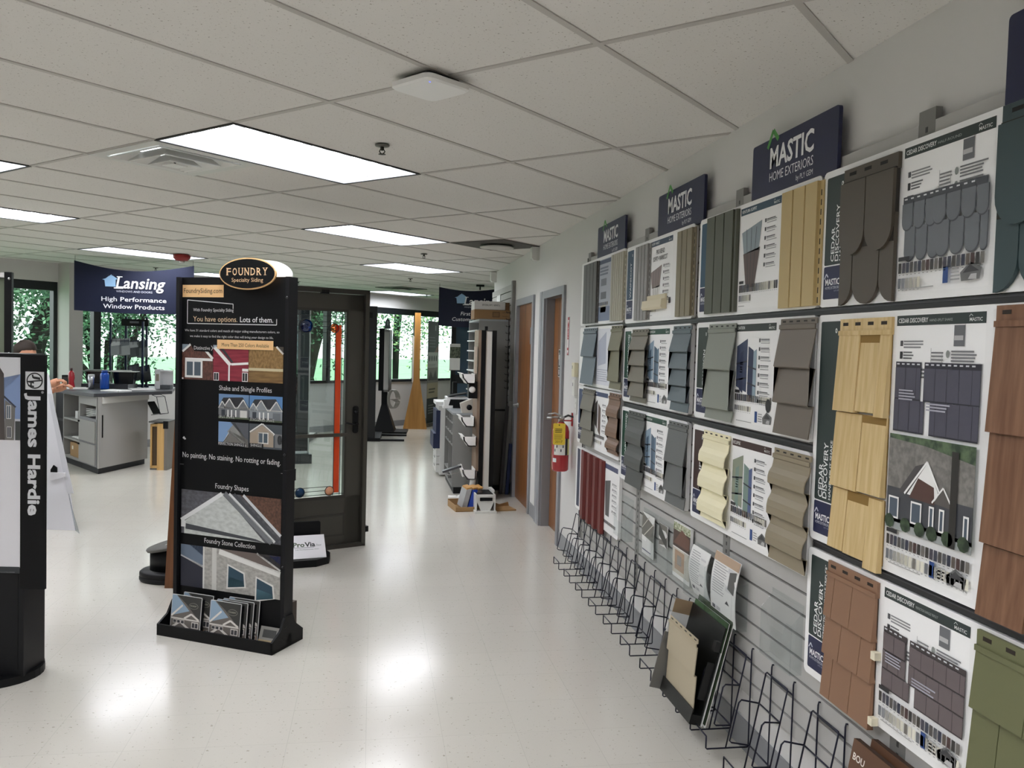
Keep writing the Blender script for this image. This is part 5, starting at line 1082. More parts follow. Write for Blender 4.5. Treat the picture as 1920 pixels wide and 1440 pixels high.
for i, (x, y, wd, lb) in enumerate(((-3.60, 11.43, .30, 'black bin with papers on top, nearer the pillar'), (-3.27, 11.39, .27, 'black shiny bin with papers on top, nearer the wire stand'))):
    t = thing('storage_bin', lb, 'bin', (x, y, .986), 0, 'black bins on the counter'); b = MB(); b.loft([[(a, c, 0) for a, c in rrect(.02, wd-.02, .0, .17, .03)], [(a, c, .15) for a, c in rrect(0, wd, -.01, .18, .03)]], mat('0d0e10', .2)); b.build('body', t)
    b = MB(); b.box(-.03, wd+.02, -.02, .19, .152, .158, WHITE if i else mat('8d9088', .5)); b.xf = Matrix.Rotation(R(6), 4, 'Z'); b.box(0, wd*.8, 0, .16, .158, .17, mat('c9c9c7', .5) if i else mat('6f7370', .5)); lab(b.build('papers', t), 'papers lying on top')
for i, (x, y, a, lb) in enumerate(((-3.72, 10.98, 10, 'white papers at the left of the counter'), (-3.2, 10.72, -30, 'white papers at the middle of the counter'), (-2.92, 10.98, 25, 'white papers near the right tip of the counter'))):
    b = MB(); b.box(0, .28, 0, .2, 0, .012, WHITE); b.xf = Matrix.Rotation(R(9), 4, 'Z'); b.box(.02, .27, .01, .19, .012, .016, mat('d5d5d3', .5)); tag(b.build('paper_stack', None, (x, y, .9315), R(a)), lb, 'papers', 'papers on the counter')
# wire magazine stand on the counter
t = thing('magazine_stand', 'dark blue wire magazine stand with a black header on the counter', 'magazine stand', (-3.42, 11.86, .931), R(-8)); NV = mat('15203d', .35, .2)
for x, y, z1 in ((0, 0, .90), (.16, .1, .92), (.47, 0, .92), (.47, -.12, .86)):
    b = MB(); b.box(x-.012, x+.012, y-.012, y+.012, 0, z1, NV); b.build('post', t)
b = MB(); b.box(-.02, .5, -.01, .01, 0, .02, NV); b.build('foot_bar', t)
b = MB()
for i in range(9): b.tube([(.02+i*.055, -.005, .05), (.02+i*.055, -.005, .82)], .0025, NV, 5)
for z in (.08, .2, .33, .46, .6, .72, .8): b.tube([(0, -.005, z), (.47, -.005, z)], .0025, NV, 5)
b.build('grid_wires', t)
b = MB(); b.prism(rrect(.15, .50, .80, .89, .015), -.03, .0, BLK); hd = b.build('header', t); P = PR(-.03); P.micro(.26, .86, .12, 2, '6f747a', .009, .014, .1); P.build('header_print', hd)
for i, (x, z) in enumerate(((.03, .40), (.14, .40), (.26, .38), (.37, .38), (.28, .06), (.42, .05))):
    b = MB(); b.xf = Matrix.Translation((x, -.03, z)) @ Matrix.Rotation(R(-18), 4, 'X') @ Matrix.Rotation(R(-9 if i < 4 else -14), 4, 'Y'); b.box(0, .14, -.012, .0, 0, .23, mat(('8e9298', '9fa2a6', '4d5056', '6d7076', '2b2d33', '25272c')[i], .35)); b.box(.01, .13, -.0125, -.012, .13, .21, mat(('c9ccd0', '6a7078', 'a9adb2', '3c3f45', '4a4d55', '3b3e45')[i], .4))
    o = b.build('magazine', None, tuple(Matrix.Translation((-3.42, 11.86, .931)) @ Matrix.Rotation(R(-8), 4, 'Z') @ Vector((0, -.02, 0))), R(-8)); tag(o, ('grey magazine at the far left of the wire stand', 'pale magazine second in the upper row of the wire stand', 'dark magazine third in the upper row of the wire stand', 'grey magazine at the right of the upper row', 'black folder leaning low in the wire stand', 'black folder at the right foot of the wire stand')[i], 'magazine', 'magazines in the wire stand')
t = thing('display_box', 'white open display box at the right of the counter', 'display box', (-2.76, 11.42, .931), R(-10))
b = MB(); b.box(0, .07, 0, .10, 0, .25, mat('d8d9dc', .4)); b.box(.0, .2, .09, .10, 0, .23, mat('e6e7ea', .4)); b.box(0, .2, 0, .10, .225, .24, mat('e0e1e4', .4)); b.box(.07, .2, .0, .09, 0, .05, mat('4c5056', .4)); b.build('shell', t)
b = MB(); b.box(.015, .055, -.002, 0, .10, .19, mat('8f8577', .5)); b.build('label_print', t)
# wire pocket by the counter end
t = thing('wire_pocket', 'black wire brochure pocket on the counter end', 'wire pocket', (-2.74, 11.13, .60), R(60))
b = MB(); b.tube([(0, -.02, .02), (0, -.16, .04), (.0, -.10, .25), (0, -.03, .27), (.14, -.03, .27), (.14, -.10, .25), (.14, -.16, .04), (.14, -.02, .02)], .004, WIRE); b.tube([(0, -.16, .04), (.14, -.16, .04)], .004, WIRE); b.tube([(0, -.10, .25), (.14, -.10, .25)], .004, WIRE); b.build('wires', t)
b = MB(); b.xf = Matrix.Rotation(R(-35), 4, 'X'); b.box(.01, .13, -.06, -.05, .0, .18, BLK); b.build('dark_sheet', t)
# wooden window sample on the floor
t = thing('window_sample', 'pine framed window sample standing on the floor by the counter', 'window sample', (-2.62, 10.66, 0), R(-4)); PINE = grained('b48d52', 'd3ad70', 'z', 1., .5, .1)
b = MB(); b.box(.0, .14, 0, .30, .0, .02, mat('5c5a54', .5)); b.box(.085, .17, -.02, .32, .0, .56, PINE); b.box(0, .02, 0, .30, .02, .54, PINE); b.box(.0, .09, .26, .30, .02, .54, PINE); b.box(0, .09, 0, .30, .52, .55, PINE); b.box(0, .09, 0, .3, .02, .05, PINE); b.build('pine_frame', t)
b = MB(); b.box(.02, .085, .02, .03, .05, .52, mat('4a3a24', .4)); b.build('sash', t)
b = MB(); b.box(.17, .205, -.03, .34, .0, .57, mat('77726c', .5)); b.box(-.01, .205, -.03, .34, .57, .585, mat('4d4b48', .4)); b.box(.16, .215, -.04, -.02, .5, .59, BLK); b.build('metal_cladding', t)

# ---------------------------------------------------------------- the person behind the kiosk
def skin(pts, edges, rad):
    me = bpy.data.meshes.new('tmp'); me.from_pydata(pts, edges, [])
    o = bpy.data.objects.new('tmp', me); COL.objects.link(o); o.modifiers.new('s', 'SKIN'); m = o.modifiers.new('u', 'SUBSURF'); m.levels = m.render_levels = 2
    for i, v in enumerate(me.skin_vertices[0].data): v.radius = rad[i] if isinstance(rad[i], tuple) else (rad[i], rad[i]); v.use_root = (i == 0)
    dg = bpy.context.evaluated_depsgraph_get(); e = o.evaluated_get(dg); r = e.to_mesh()
    vs = [tuple(v.co) for v in r.vertices]; fs = [list(p.vertices) for p in r.polygons]; e.to_mesh_clear()
    bpy.data.objects.remove(o); bpy.data.meshes.remove(me); return vs, fs
SKIN = mat('c08a6c', .5, 0, .4); t = thing('person', 'person with short dark hair bending over the white card behind the kiosk', 'person', (-3.20, 8.2, 0))
J = dict(pel=(0, 0, .90), wa=(.0, 0, 1.02), ch=(.03, 0, 1.18), ne=(.07, 0, 1.295), hd=(.09, 0, 1.34), sl=(.04, .17, 1.25), sr=(.04, -.17, 1.25), el=(.10, .24, 1.02), er=(.12, -.23, 1.02), wl=(.33, .10, 1.08), wr=(.385, -.22, 1.14), hl=(.02, .09, .86), hr=(.02, -.09, .86), kl=(.05, .10, .47), kr=(.06, -.10, .47), al=(.0, .11, .09), ar=(.0, -.11, .09), tl=(.14, .12, .04), tr=(.14, -.12, .04))
K = list(J); E = [('pel', 'wa'), ('wa', 'ch'), ('ch', 'ne'), ('ne', 'hd'), ('ch', 'sl'), ('ch', 'sr'), ('sl', 'el'), ('sr', 'er'), ('el', 'wl'), ('er', 'wr'), ('pel', 'hl'), ('pel', 'hr'), ('hl', 'kl'), ('hr', 'kr'), ('kl', 'al'), ('kr', 'ar'), ('al', 'tl'), ('ar', 'tr')]
RD = dict(pel=.13, wa=.12, ch=.13, ne=.055, hd=.05, sl=.06, sr=.06, el=.042, er=.042, wl=.03, wr=.03, hl=.085, hr=.085, kl=.058, kr=.058, al=.04, ar=.04, tl=.035, tr=.035)
b = MB(); vs, fs = skin([J[k] for k in K], [(K.index(a), K.index(c)) for a, c in E], [RD[k] for k in K]); b.add(vs, fs, SKIN, True)
HM = Matrix.Translation((.10, 0, 1.385)) @ Matrix.Rotation(R(22), 4, 'Y'); b.xf = HM
rings = []
for z, xc, rx, ry in ((-.115, .035, .02, .018), (-.105, .03, .045, .04), (-.07, .018, .07, .058), (-.03, .01, .085, .068), (.01, .005, .092, .073), (.05, .0, .093, .075), (.085, -.005, .078, .064), (.108, -.008, .045, .038), (.116, -.01, .01, .01)):
    rings.append([(xc+rx*math.cos(q)*(1.04 if math.cos(q) > 0 else 1.), ry*math.sin(q), z) for q in [2*PI*i/20 for i in range(20)]])
b.loft(rings, SKIN, True, True)
b.loft([[(.088, -.008, .015), (.088, .008, .015), (.084, 0, .02)], [(.118, -.013, -.025), (.118, .013, -.025), (.112, 0, -.018)], [(.088, -.016, -.035), (.088, .016, -.035), (.088, 0, -.03)]], SKIN, True, True)
for s in (-1, 1):
    b.ball((.0, s*.074, -.005), .03, SKIN, .6, .25, 1); b.ball((.083, s*.032, .012), .011, mat('e9e6e2', .3)); b.ball((.0925, s*.032, .012), .005, mat('2a2018', .3))
b.loft([[(.094, -.022, -.062), (.094, .022, -.062), (.09, 0, -.055)], [(.098, -.018, -.07), (.098, .018, -.07), (.094, 0, -.078)]], mat('a8665a', .5), True, True)
b.xf = None
def hand(b, w_, side, cur):
    wx, wy, wz = w_
    hp = [(wx, wy, wz), (wx+.05, wy, wz+.02), (wx+.085, wy, wz+.035)]; b.tube(hp, [.028, .036, .032], SKIN, 10)
    for i, (dy, L) in enumerate(((-.03, .07), (-.01, .08), (.01, .075), (.03, .06))):
        b.tube([(wx+.08, wy+dy, wz+.035), (wx+.08+L*.5, wy+dy, wz+.045), (wx+.08+L*.85, wy+dy, wz+.03), (wx+.08+L*.9, wy+dy, wz+.012)], [.0095, .009, .008, .006], SKIN, 8)
    b.tube([(wx+.03, wy+side*.03, wz+.02), (wx+.06, wy+side*.055, wz+.04), (wx+.09, wy+side*.05, wz+.05)], [.011, .010, .008], SKIN, 8)
hand(b, J['wl'], -1, 1); hand(b, J['wr'], 1, 1); b.build('body', t)
SH = mat('c9ccd4', .8); TR = mat('33363f', .8)
ks = ['wa', 'pel', 'ch', 'sl', 'sr', 'el', 'er', 'ne']; rs = dict(wa=.135, pel=.14, ch=.148, sl=.078, sr=.078, el=.058, er=.058, ne=.066)
vs, fs = skin([J[k] for k in ks], [(0, 1), (0, 2), (2, 3), (2, 4), (3, 5), (4, 6), (2, 7)], [rs[k] for k in ks]); b = MB(); b.add(vs, fs, SH, True); lab(b.build('shirt', t), 'pale shirt')
ks = ['pel', 'hl', 'hr', 'kl', 'kr', 'al', 'ar']; rs = dict(pel=.142, hl=.1, hr=.1, kl=.074, kr=.074, al=.058, ar=.058)
vs, fs = skin([J[k] for k in ks], [(0, 1), (0, 2), (1, 3), (2, 4), (3, 5), (4, 6)], [rs[k] for k in ks]); b = MB(); b.add(vs, fs, TR, True); lab(b.build('trousers', t), 'dark trousers')
for s in (-.11, .11):
    b = MB(); b.loft([[(x, y+s, z) for x, y in rrect(-.07+.0, .2-dd, -.05+dd*.3, .05-dd*.3, .03)] for z, dd in ((.0, 0), (.05, .01), (.085, .09))], BLK, True, True); b.build('shoe', t)
b = MB(); b.xf = HM; rings = []
for z, x0_, x1_, ry in ((-.04, -.088, -.045, .055), (-.0, -.1, -.01, .078), (.04, -.105, .03, .082), (.075, -.1, .07, .078), (.10, -.085, .078, .066), (.125, -.07, .06, .056), (.143, -.045, .04, .035), (.15, -.02, .015, .012)):
    xc, rx = (x0_+x1_)/2, (x1_-x0_)/2; rings.append([(xc+rx*math.cos(q), ry*math.sin(q), z) for q in [2*PI*i/18 for i in range(18)]])
b.loft(rings, mat('2c221b', .75), True, True); lab(b.build('hair', t), 'short dark hair')

# ---------------------------------------------------------------- hanging banners
def banner(label, x, y, rz, wd, z0, z1, sag, lines, group=None):
    t = thing('hanging_banner', label, 'banner', (x, y, 0), rz, 'navy banners hung from the ceiling'); n = 18; NB = mat('12182f', .55, 0, .3)
    def yy(u, q): return .02*math.sin(u/wd*PI*2.2+.6)*(1-q*.3)-.03*math.sin(PI*u/wd)
    def top(u): return z1-sag*math.sin(PI*u/wd)**1.0*(1)
    vs = []; 
    for i in range(n+1):
        u = wd*i/n
        for q in (0, .25, .5, .75, 1): vs.append((u, yy(u, q), z0+(top(u)-z0)*q-(.02*math.sin(PI*u/wd) if q == 0 else 0)))
    k = len(vs); vs += [(a, c+.002, e) for a, c, e in vs]; fs = []
    for i in range(n):
        for j in range(4): a = i*5+j; fs.append((a, a+5, a+6, a+1)); fs.append((k+a, k+a+1, k+a+6, k+a+5))
    b = MB(); b.add(vs, fs, NB, True); b.build('cloth', t)
    P = PR(0., .002); lines(P)
    def on(u, v):
        g = lambda i: (wd*i/n, [(yy(wd*i/n, q), z0+(top(wd*i/n)-z0)*q-(.02*math.sin(PI*i/n) if q == 0 else 0)) for q in (0, .25, .5, .75, 1)])
        i = max(0, min(n-1, int(u/wd*n))); f = u/wd*n-i; r = []
        for k_ in (i, i+1):
            c = g(k_)[1]; j = 0
            while j < 3 and v > c[j+1][1]: j += 1
            h_ = (v-c[j][1])/(c[j+1][1]-c[j][1]); r.append(c[j][0]+(c[j+1][0]-c[j][0])*h_)
        return r[0]+(r[1]-r[0])*f
    P.v = [(u, on(u, v)+yv-.006, v) for u, yv, v in P.v]; lab(P.build('banner_print', t), 'white lettering and a pale blue house emblem')
    b = MB()
    for u in (.01, wd-.01): b.tube([(u, yy(u, 1), z1-.01), (u, yy(u, 1), H)], .002, mat('2a2a2a', .5), 5)
    b.build('cords', t)
def emblem(P, u, v, s):
    P.poly([(u-.15*s, v+.55*s), (u+.1*s, v+.62*s), (u+.5*s, v+.95*s), (u+1.0*s, v+.6*s), (u+.85*s, v+.55*s), (u+.85*s, v), (u+.08*s, v), (u+.02*s, v+.5*s)], '8fb4d6'); P.up()
    for i in range(3): P.line([(u+(.2+.18*i)*s, v+.85*s), (u+(.35+.18*i)*s, v+.98*s)], .05*s, '12182f')
def lansing(P, u, v, wd): P.text('Lansing', u, v, wd*.25, 'e8e8ea', wd, .014, shear=.18); P.line([(u-wd*.04, v), (u+wd*.16, v)], wd*.025, 'e8e8ea'); P.line([(u+wd*.02, v+wd*.25), (u+wd*.14, v+wd*.25)], wd*.02, 'e8e8ea')
def bl1(P):
    emblem(P, .33, 2.17, .15); P.up(); lansing(P, .46, 2.155, .53); P.text('WINDOWS AND DOORS', .465, 2.105, .024, 'b9bcc8', .40); P.text('High Performance', .30, 2.0, .052, 'e4e5ea', .72, .008); P.text('Window Products', .32, 1.915, .052, 'e4e5ea', .68, .008)
banner('navy banner lettered High Performance Window Products, over the counter', -3.47, 10.62, R(4), 1.32, 1.88, 2.46, .10, bl1)
def bl2(P):
    emblem(P, .26, 2.23, .16); P.up(); lansing(P, .38, 2.21, .46); P.text('WINDOWS AND DOORS', .38, 2.165, .022, 'b9bcc8', .36); P.text('First C', .33, 2.05, .055, 'e4e5ea', .22, .006, shear=.2); P.text('Customer', .20, 1.965, .055, 'e4e5ea', .34, .006, shear=.2)
banner('navy banner lettered First C and Customer, behind the cartons', .955, 12.85, R(-2), .88, 1.89, 2.47, .05, bl2)
b = MB(); b.box(0, .12, -.02, .02, 0, .03, BLK); b.box(.05, .07, -.005, .005, -.05, 0, BLK); tag(b.build('banner_clip', None, (1.50, 12.7, H-.035)), 'black clip on the ceiling over the far banner', 'clip')

# ---------------------------------------------------------------- displays along the window wall
OAK = grained('a8763a', 'c9944f', 'z', .7, .4, .2)
t = thing('oak_stand', 'tall oak display post flaring out to a wide foot', 'display stand', (.80, 16.0, 0), R(-3))
b = MB(); b.prism([(-.23, 0), (.215, 0), (.065, .92), (.06, 2.19), (-.05, 2.19), (-.055, .92)], 0, .014, OAK); b.build('front_panel', t)
b = MB(); b.prism([(-.23, 0), (.215, 0), (.065, .92), (.06, 2.19), (-.05, 2.19), (-.055, .92)], .28, .294, OAK); b.build('rear_panel', t)
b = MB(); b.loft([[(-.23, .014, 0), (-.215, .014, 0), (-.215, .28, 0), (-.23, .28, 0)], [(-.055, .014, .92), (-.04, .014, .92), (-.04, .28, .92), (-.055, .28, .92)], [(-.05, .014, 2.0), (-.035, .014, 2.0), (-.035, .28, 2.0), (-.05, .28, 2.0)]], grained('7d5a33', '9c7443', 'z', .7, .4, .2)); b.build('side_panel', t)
b = MB(); b.box(-.085, -.055, .05, .25, .88, 1.75, mat('dcdcd8', .4)); b.box(-.092, -.085, .05, .25, .86, 1.80, BLK); lab(b.build('window_panel', t), 'white edged window sample')
t = thing('roll_up_banner', 'grey roll-up banner standing beside the oak post', 'banner', (1.03, 16.45, 0), R(68))
b = MB(); b.box(-.02, .70, -.06, .06, 0, .07, mat('6d6d6c', .35, .6)); b.build('cassette', t)
b = MB(); b.box(0, .68, -.004, 0, .07, 2.06, mat('4a4c4d', .5)); sh = b.build('sheet', t); P = PR(-.004)
P.rect(0, 1.45, .68, 2.06, '3f4444'); P.rect(0, 1.15, .68, 1.45, 'c9c9c7'); P.rect(0, .85, .68, 1.15, '8e8880'); P.rect(0, .55, .68, .85, 'b5a98f'); P.rect(0, .07, .68, .55, '34383a'); P.up(); P.rect(.42, 1.88, .50, 1.98, '8d9090'); P.micro(.08, 1.75, .4, 4, '717676', .02, .06); P.poly([(.4, 1.45), (.68, 1.62), (.68, 1.45)], '8a5f57')
for i in range(4): P.poly(oval(.12+i*.14, 1.33, .04, .06, 12), '3c4244')
P.micro(.05, 1.22, .55, 3, '8d8d8b', .008, .02); P.poly([(.05, .9), (.2, 1.08), (.35, .95), (.5, 1.1), (.62, .9)], '4b4540'); P.micro(.10, .74, .42, 2, '5c5648', .03, .06, .2); P.micro(.08, .42, .4, 4, '8d9090', .02, .05); P.rect(.45, .24, .55, .34, 'b9bcbc'); P.build('banner_print', sh)
t = thing('dark_display', 'tall black door display seen edge on beside the glass door', 'display', (-.03, 13.9, 0), R(0))
b = MB(); b.box(-.075, .075, 0, .95, .06, 2.19, mat('0e1013', .4)); b.build('panel', t); b = MB(); b.box(-.11, -.075, .05, .9, .12, 1.72, mat('5d6a85', .25)); b.box(-.118, -.11, .05, .07, .1, 1.9, mat('b9bec8', .3)); b.box(-.118, -.11, .1, .85, .5, .95, mat('c3c9d6', .2)); b.box(-.12, -.1, .2, .4, 1.86, 1.93, WHITE); lab(b.build('window_unit', t), 'blue grey window unit')
b = MB(); b.box(-.13, .55, .02, .12, 0, .03, BLK); b.box(-.1, .62, .82, .92, 0, .03, BLK); b.slab([(-.16, -.03), (.16, -.03), (.2, .98), (-.12, .98)], .0, .055, BLK); b.build('feet', t)
t = thing('window_display', 'black framed window display on a flared black foot', 'display', (.18, 15.1, 0), R(-5))
b = MB(); b.box(-.09, .0, 0, .70, .76, 1.86, BLK); b.box(.0, .085, 0, .035, .74, 1.84, mat('c8c6c4', .4)); b.box(.0, .085, .665, .70, .74, 1.84, BLK); b.box(0, .085, .0, .7, 1.80, 1.84, BLK); b.box(0, .085, .0, .7, .74, .78, mat('8d8b89', .4)); b.box(.088, .092, .0, .7, .74, 1.84, BLK); b.build('frame', t)
b = MB(); b.loft([[(-.05, .25, .74), (.05, .25, .74), (.05, .45, .74), (-.05, .45, .74)], [(-.05, .25, .5), (.05, .25, .5), (.05, .45, .5), (-.05, .45, .5)], [(-.16, .1, .03), (.2, .1, .03), (.2, .6, .03), (-.16, .6, .03)]], BLK); b.box(-.2, .42, .05, .65, 0, .03, BLK); b.build('flared_foot', t)
b = MB(); b.prism([(-.02, 1.86), (.09, 1.86), (.07, 2.02), (.03, 2.05), (.0, 2.0)], .2, .24, mat('5d666c', .4)); b.box(.03, .05, .195, .2, 1.92, 2.0, mat('b9bfc4', .4)); lab(b.build('top_card', t), 'grey house shaped card on top')
t = thing('tubing_coil', 'coil of clear tubing hanging from the flared black foot', 'coil', (.33, 15.02, .62), R(-5))
b = MB()
for i in range(5): b.tube([(.03*i-.03+.02*math.sin(q), .02, .155*math.sin(q)) for q in [0]] + [((.075+.004*i)*math.cos(q)-.0+.012*i, -.02+.02*i, .16*math.sin(q)) for q in [2*PI*k/24 for k in range(24)]], .008, mat('a9a6a0', .25), 6, True)
b.build('loops', t)
# dark door sample and floor plinth seen through the glass door
t = thing('door_sample', 'dark door sample with pale glass edges seen through the glass door', 'door', (-1.0, 11.35, 0), R(14)); DG = mat('24292c', .35)
b = MB(); b.box(-.14, -.03, 0, .05, .15, 2.0, DG); b.box(.03, .17, 0, .05, .15, 2.0, DG); b.box(-.14, .17, 0, .05, 1.93, 2.02, DG); b.box(-.14, .17, 0, .05, .15, .4, DG); b.build('leaf', t)
b = MB(); b.box(-.17, -.14, -.01, .06, .12, 2.04, mat('b9bfbd', .3)); b.box(.17, .185, -.01, .06, .12, 2.04, mat('9fa6a4', .3)); b.box(-.17, .18, -.01, .06, 2.02, 2.05, mat('a9afad', .3)); b.box(-.15, .2, -.15, .25, 0, .12, DG); b.build('frame', t)
b = MB(); b.box(-.03, .03, .02, .026, .4, 1.93, clear('8f9a9c', .12)); b.build('glass', t)
t = thing('plinth', 'low white topped grey plinth on the floor behind the glass door', 'plinth', (-1.07, 12.79, 0), R(-5.5))
b = MB(); b.box(-.42, 0, 0, 1.7, 0, .07, mat('4c4d4c', .5)); b.build('base', t); b = MB(); b.box(-.38, -.02, .05, 1.65, .07, .078, mat('cfcfcb', .4)); lab(b.build('top_sheet', t), 'white top')

# small things on and outside the windows
b = MB(); b.xf = None; b.box(0, .17, 0, .002, 0, .22, clear('e9ebe9', .02)); n_ = b.build('window_notice', None, (*gp(5.02, 11.462), 1.62), RZ45); tag(n_, 'thin printed notice taped to the left window', 'notice')
P = PR(0.); [P.rect(.01, .012+i*.019, .16, .016+i*.019, '8d9391') for i in range(10)]; P.build('notice_print', n_)
t = thing('feather_flag', 'white feather flag on a thin pole outside the left window', 'flag', (*gp(9.42, 20.5), -.55), RZ45)
b = MB(); b.tube([(.35, 0, 0), (.35, 0, 1.2), (.30, 0, 2.0), (.0, 0, 2.35)], .012, mat('9a9a9a', .4)); b.build('pole', t)
b = MB(); b.prism([(.36, .9), (.36, 1.4), (.31, 2.0), (.0, 2.36), (-.12, 2.42), (.10, 1.9), (.12, 1.35), (.22, .9)], -.004, .004, mat('c9cfe0', .6)); b.build('flag_cloth', t)
b = MB(); b.box(0, .035, 0, .035, 0, 1.1, mat('d8b62c', .5)); tag(b.build('marker_post', None, (*gp(5.62, 12.6), -.15), RZ45), 'yellow marker post outside by the pillar', 'post')

# ---------------------------------------------------------------- office corner past the doors
GREY = mat('7d7d7b', .5); GREYD = mat('5d5e5e', .5)
t = thing('sorter_cabinet', 'grey paper sorter cabinet with cubbyholes facing the aisle', 'cabinet', (.85, 10.0, 0), R(-90))
b = MB(); b.box(0, 1.0, .02, .26, .0, .07, BLK); b.box(0, .02, 0, .26, .07, .845, GREY); b.box(.975, 1.0, 0, .26, .07, .845, GREY); b.box(.02, .975, .24, .26, .07, .86, GREYD); b.box(-.004, 1.004, -.004, .264, .845, .866, mat('8f9496', .4)); b.box(.02, .975, .002, .24, .07, .09, GREY); b.build('carcass', t)
for z in (.74, .62, .50, .18):
    b = MB(); b.box(.02, .975, .004, .24, z, z+.014, GREY); b.build('shelf', t)
for a, z0, z1 in ((.245, .515, .845), (.49, .515, .845), (.735, .515, .845), (.49, .09, .5)):
    b = MB(); b.box(a, a+.014, .004, .24, z0, z1, GREY); b.build('divider', t)
b = MB(); b.box(.6, .9, .03, .2, .10, .44, BLK); tag(b.build('black_box', None, (.85, 10.0, .001+.09), R(-90)), 'black box in the lower cubby of the sorter cabinet', 'box')
t = thing('tall_cabinet', 'tall dark grey cabinet with literature slots, cartons on top', 'cabinet', (1.13, 10.2, 0), R(-90))
b = MB(); b.box(0, 1.0, .02, .32, 0, .06, BLK); b.box(0, .02, 0, .325, .06, 1.865, GREY); b.box(.98, 1.0, 0, .325, .06, 1.865, GREY); b.box(.02, .98, .30, .325, .06, 1.865, GREYD); b.box(0, 1., 0, .325, 1.865, 1.885, mat('8f9496', .4)); b.box(.02, .98, .01, .30, .06, .9, GREYD); b.box(1.0, 1.004, .0, .325, .88, .90, BLK2); b.build('carcass', t)
for i in range(8):
    b = MB(); b.box(.02, .98, -.02, .3, .95+i*.115, .962+i*.115, mat('c9cccb', .4)); b.build('literature_shelf', t)
t = thing('toner_carton', 'white toner carton lying upside down on the brown carton', 'carton', (1.075, 9.22, 1.99)); b = MB(); b.box(0, .34, 0, .3, 0, .09, mat('c9c8c4', .6)); b.build('box', t); P = PR(0.)
P.text('TONER CARTRIDGE', -.285, -.058, .018, '3c3c3c', .20, .012); P.v = [(-u, y, -v) for u, y, v in P.v]; P.build('box_print', t)
t = thing('brown_carton', 'long brown carton on top of the tall cabinet', 'carton', (1.075, 9.21, 1.887)); b = MB(); b.box(0, .395, 0, .33, 0, .10, mat('8a6a45', .7)); b.build('box', t); P = PR(0.); P.rect(.20, .02, .28, .08, '5d4428'); P.up(); P.rect(.21, .03, .27, .07, '7a5c38'); P.rect(.31, .03, .38, .034, '5d4428'); P.rect(.31, .07, .38, .076, '5d4428'); P.build('box_print', t)
b = MB(); b.box(0, .045, 0, .2, 0, .085, mat('6d5233', .7)); b.box(.0, .045, -.001, 0, .04, .045, mat('59421f', .7)); tag(b.build('brown_carton', None, (1.42, 9.24, 1.988)), 'small brown carton beside the white toner carton', 'carton')
# door and gutter display
t = thing('gutter_display', 'black framed display with white gutter sections facing the aisle', 'display', (1.085, 8.59, 0), 0)
b = MB(); b.box(0, .045, 0, .38, .03, 1.75, BLK); b.box(.11, .155, 0, .38, .03, 1.75, BLK); b.box(-.02, .175, -.01, .4, 0, .035, BLK); b.box(.03, .06, .0, .05, 1.75, 1.79, BLK); b.build('frame', t)
b = MB(); b.box(.046, .109, .01, .37, .035, 1.74, mat('cfcdc6', .5)); lab(b.build('white_panel', t), 'white textured panel'); b = MB(); b.box(-.03, 0, .02, .37, .3, 1.75, mat('8f7a68', .5)); lab(b.build('tan_edge', t), 'tan edge board')
def gut(x, z, s=1., y0=.0):
    b = MB(); F = [(0, .1), (0, 0), (-.09, 0), (-.10, .02), (-.135, .06), (-.14, .095), (-.16, .105), (-.16, .11), (-.125, .105), (-.12, .06), (-.088, .025), (-.08, .01), (-.01, .01), (-.01, .1)]
    b.prism([(x+a*s, z+c*s) for a, c in F], y0, y0+.3, WHITE)
    b.prism([(x+a*s, z+c*s) for a, c in [(0, .1), (0, 0), (-.09, 0), (-.10, .02), (-.135, .06), (-.14, .1)]], y0, y0+.006, WHITE); lab(b.build('gutter_section', t), 'white gutter section')
gut(-.055, 1.20, 1., -.03); gut(-.055, .76, 1., -.03); gut(-.03, .56, 1., -.03); gut(-.03, .22, 1., -.03)
b = MB(); b.tube([(-.05, .03, .20), (-.06, .03, .13), (-.10, .03, .07), (-.16, .03, .03), (-.24, .03, -.02+.02)], .032, WHITE, 8); b.tube([(-.05, .03, .20), (-.04, .03, .3)], .032, WHITE, 8); b.box(-.30, -.22, .0, .07, .0, .04, WHITE); lab(b.build('downspout_elbow', t), 'white curved downspout')
b = MB(); b.xf = Matrix.Rotation(R(-18), 4, 'Y'); b.box(-.26, -.06, .0, .08, .38, .40, mat('55565a', .3, .6)); b.box(-.08, -.05, .0, .1, .28, .40, WHITE); b.tube([(-.25, .02, .38), (-.2, .02, .34), (-.07, .02, .34)], .005, STEEL); lab(b.build('leaf_guard', t), 'steel leaf guard sample')
b = MB(); b.box(-.075, -.03, -.01, .1, 1.3, 1.62, ACRYL); b.box(-.065, -.04, .0, .09, 1.31, 1.58, mat('b9aa9a', .5)); lab(b.build('leaflet_pocket', t), 'clear pocket with leaflets'); b = MB(); b.box(-.09, -.03, -.01, .1, .5, .8, ACRYL); b.build('leaflet_pocket', t)
b = MB(); b.box(-.12, -.031, .0, .14, 1.05, 1.22, BLK); b.lathe([(.001, -.008), (.03, -.006), (.034, 0)], WHITE, (-.085, 0, 1.14), 14, 'y'); lab(b.build('black_sample', t), 'black sample block')
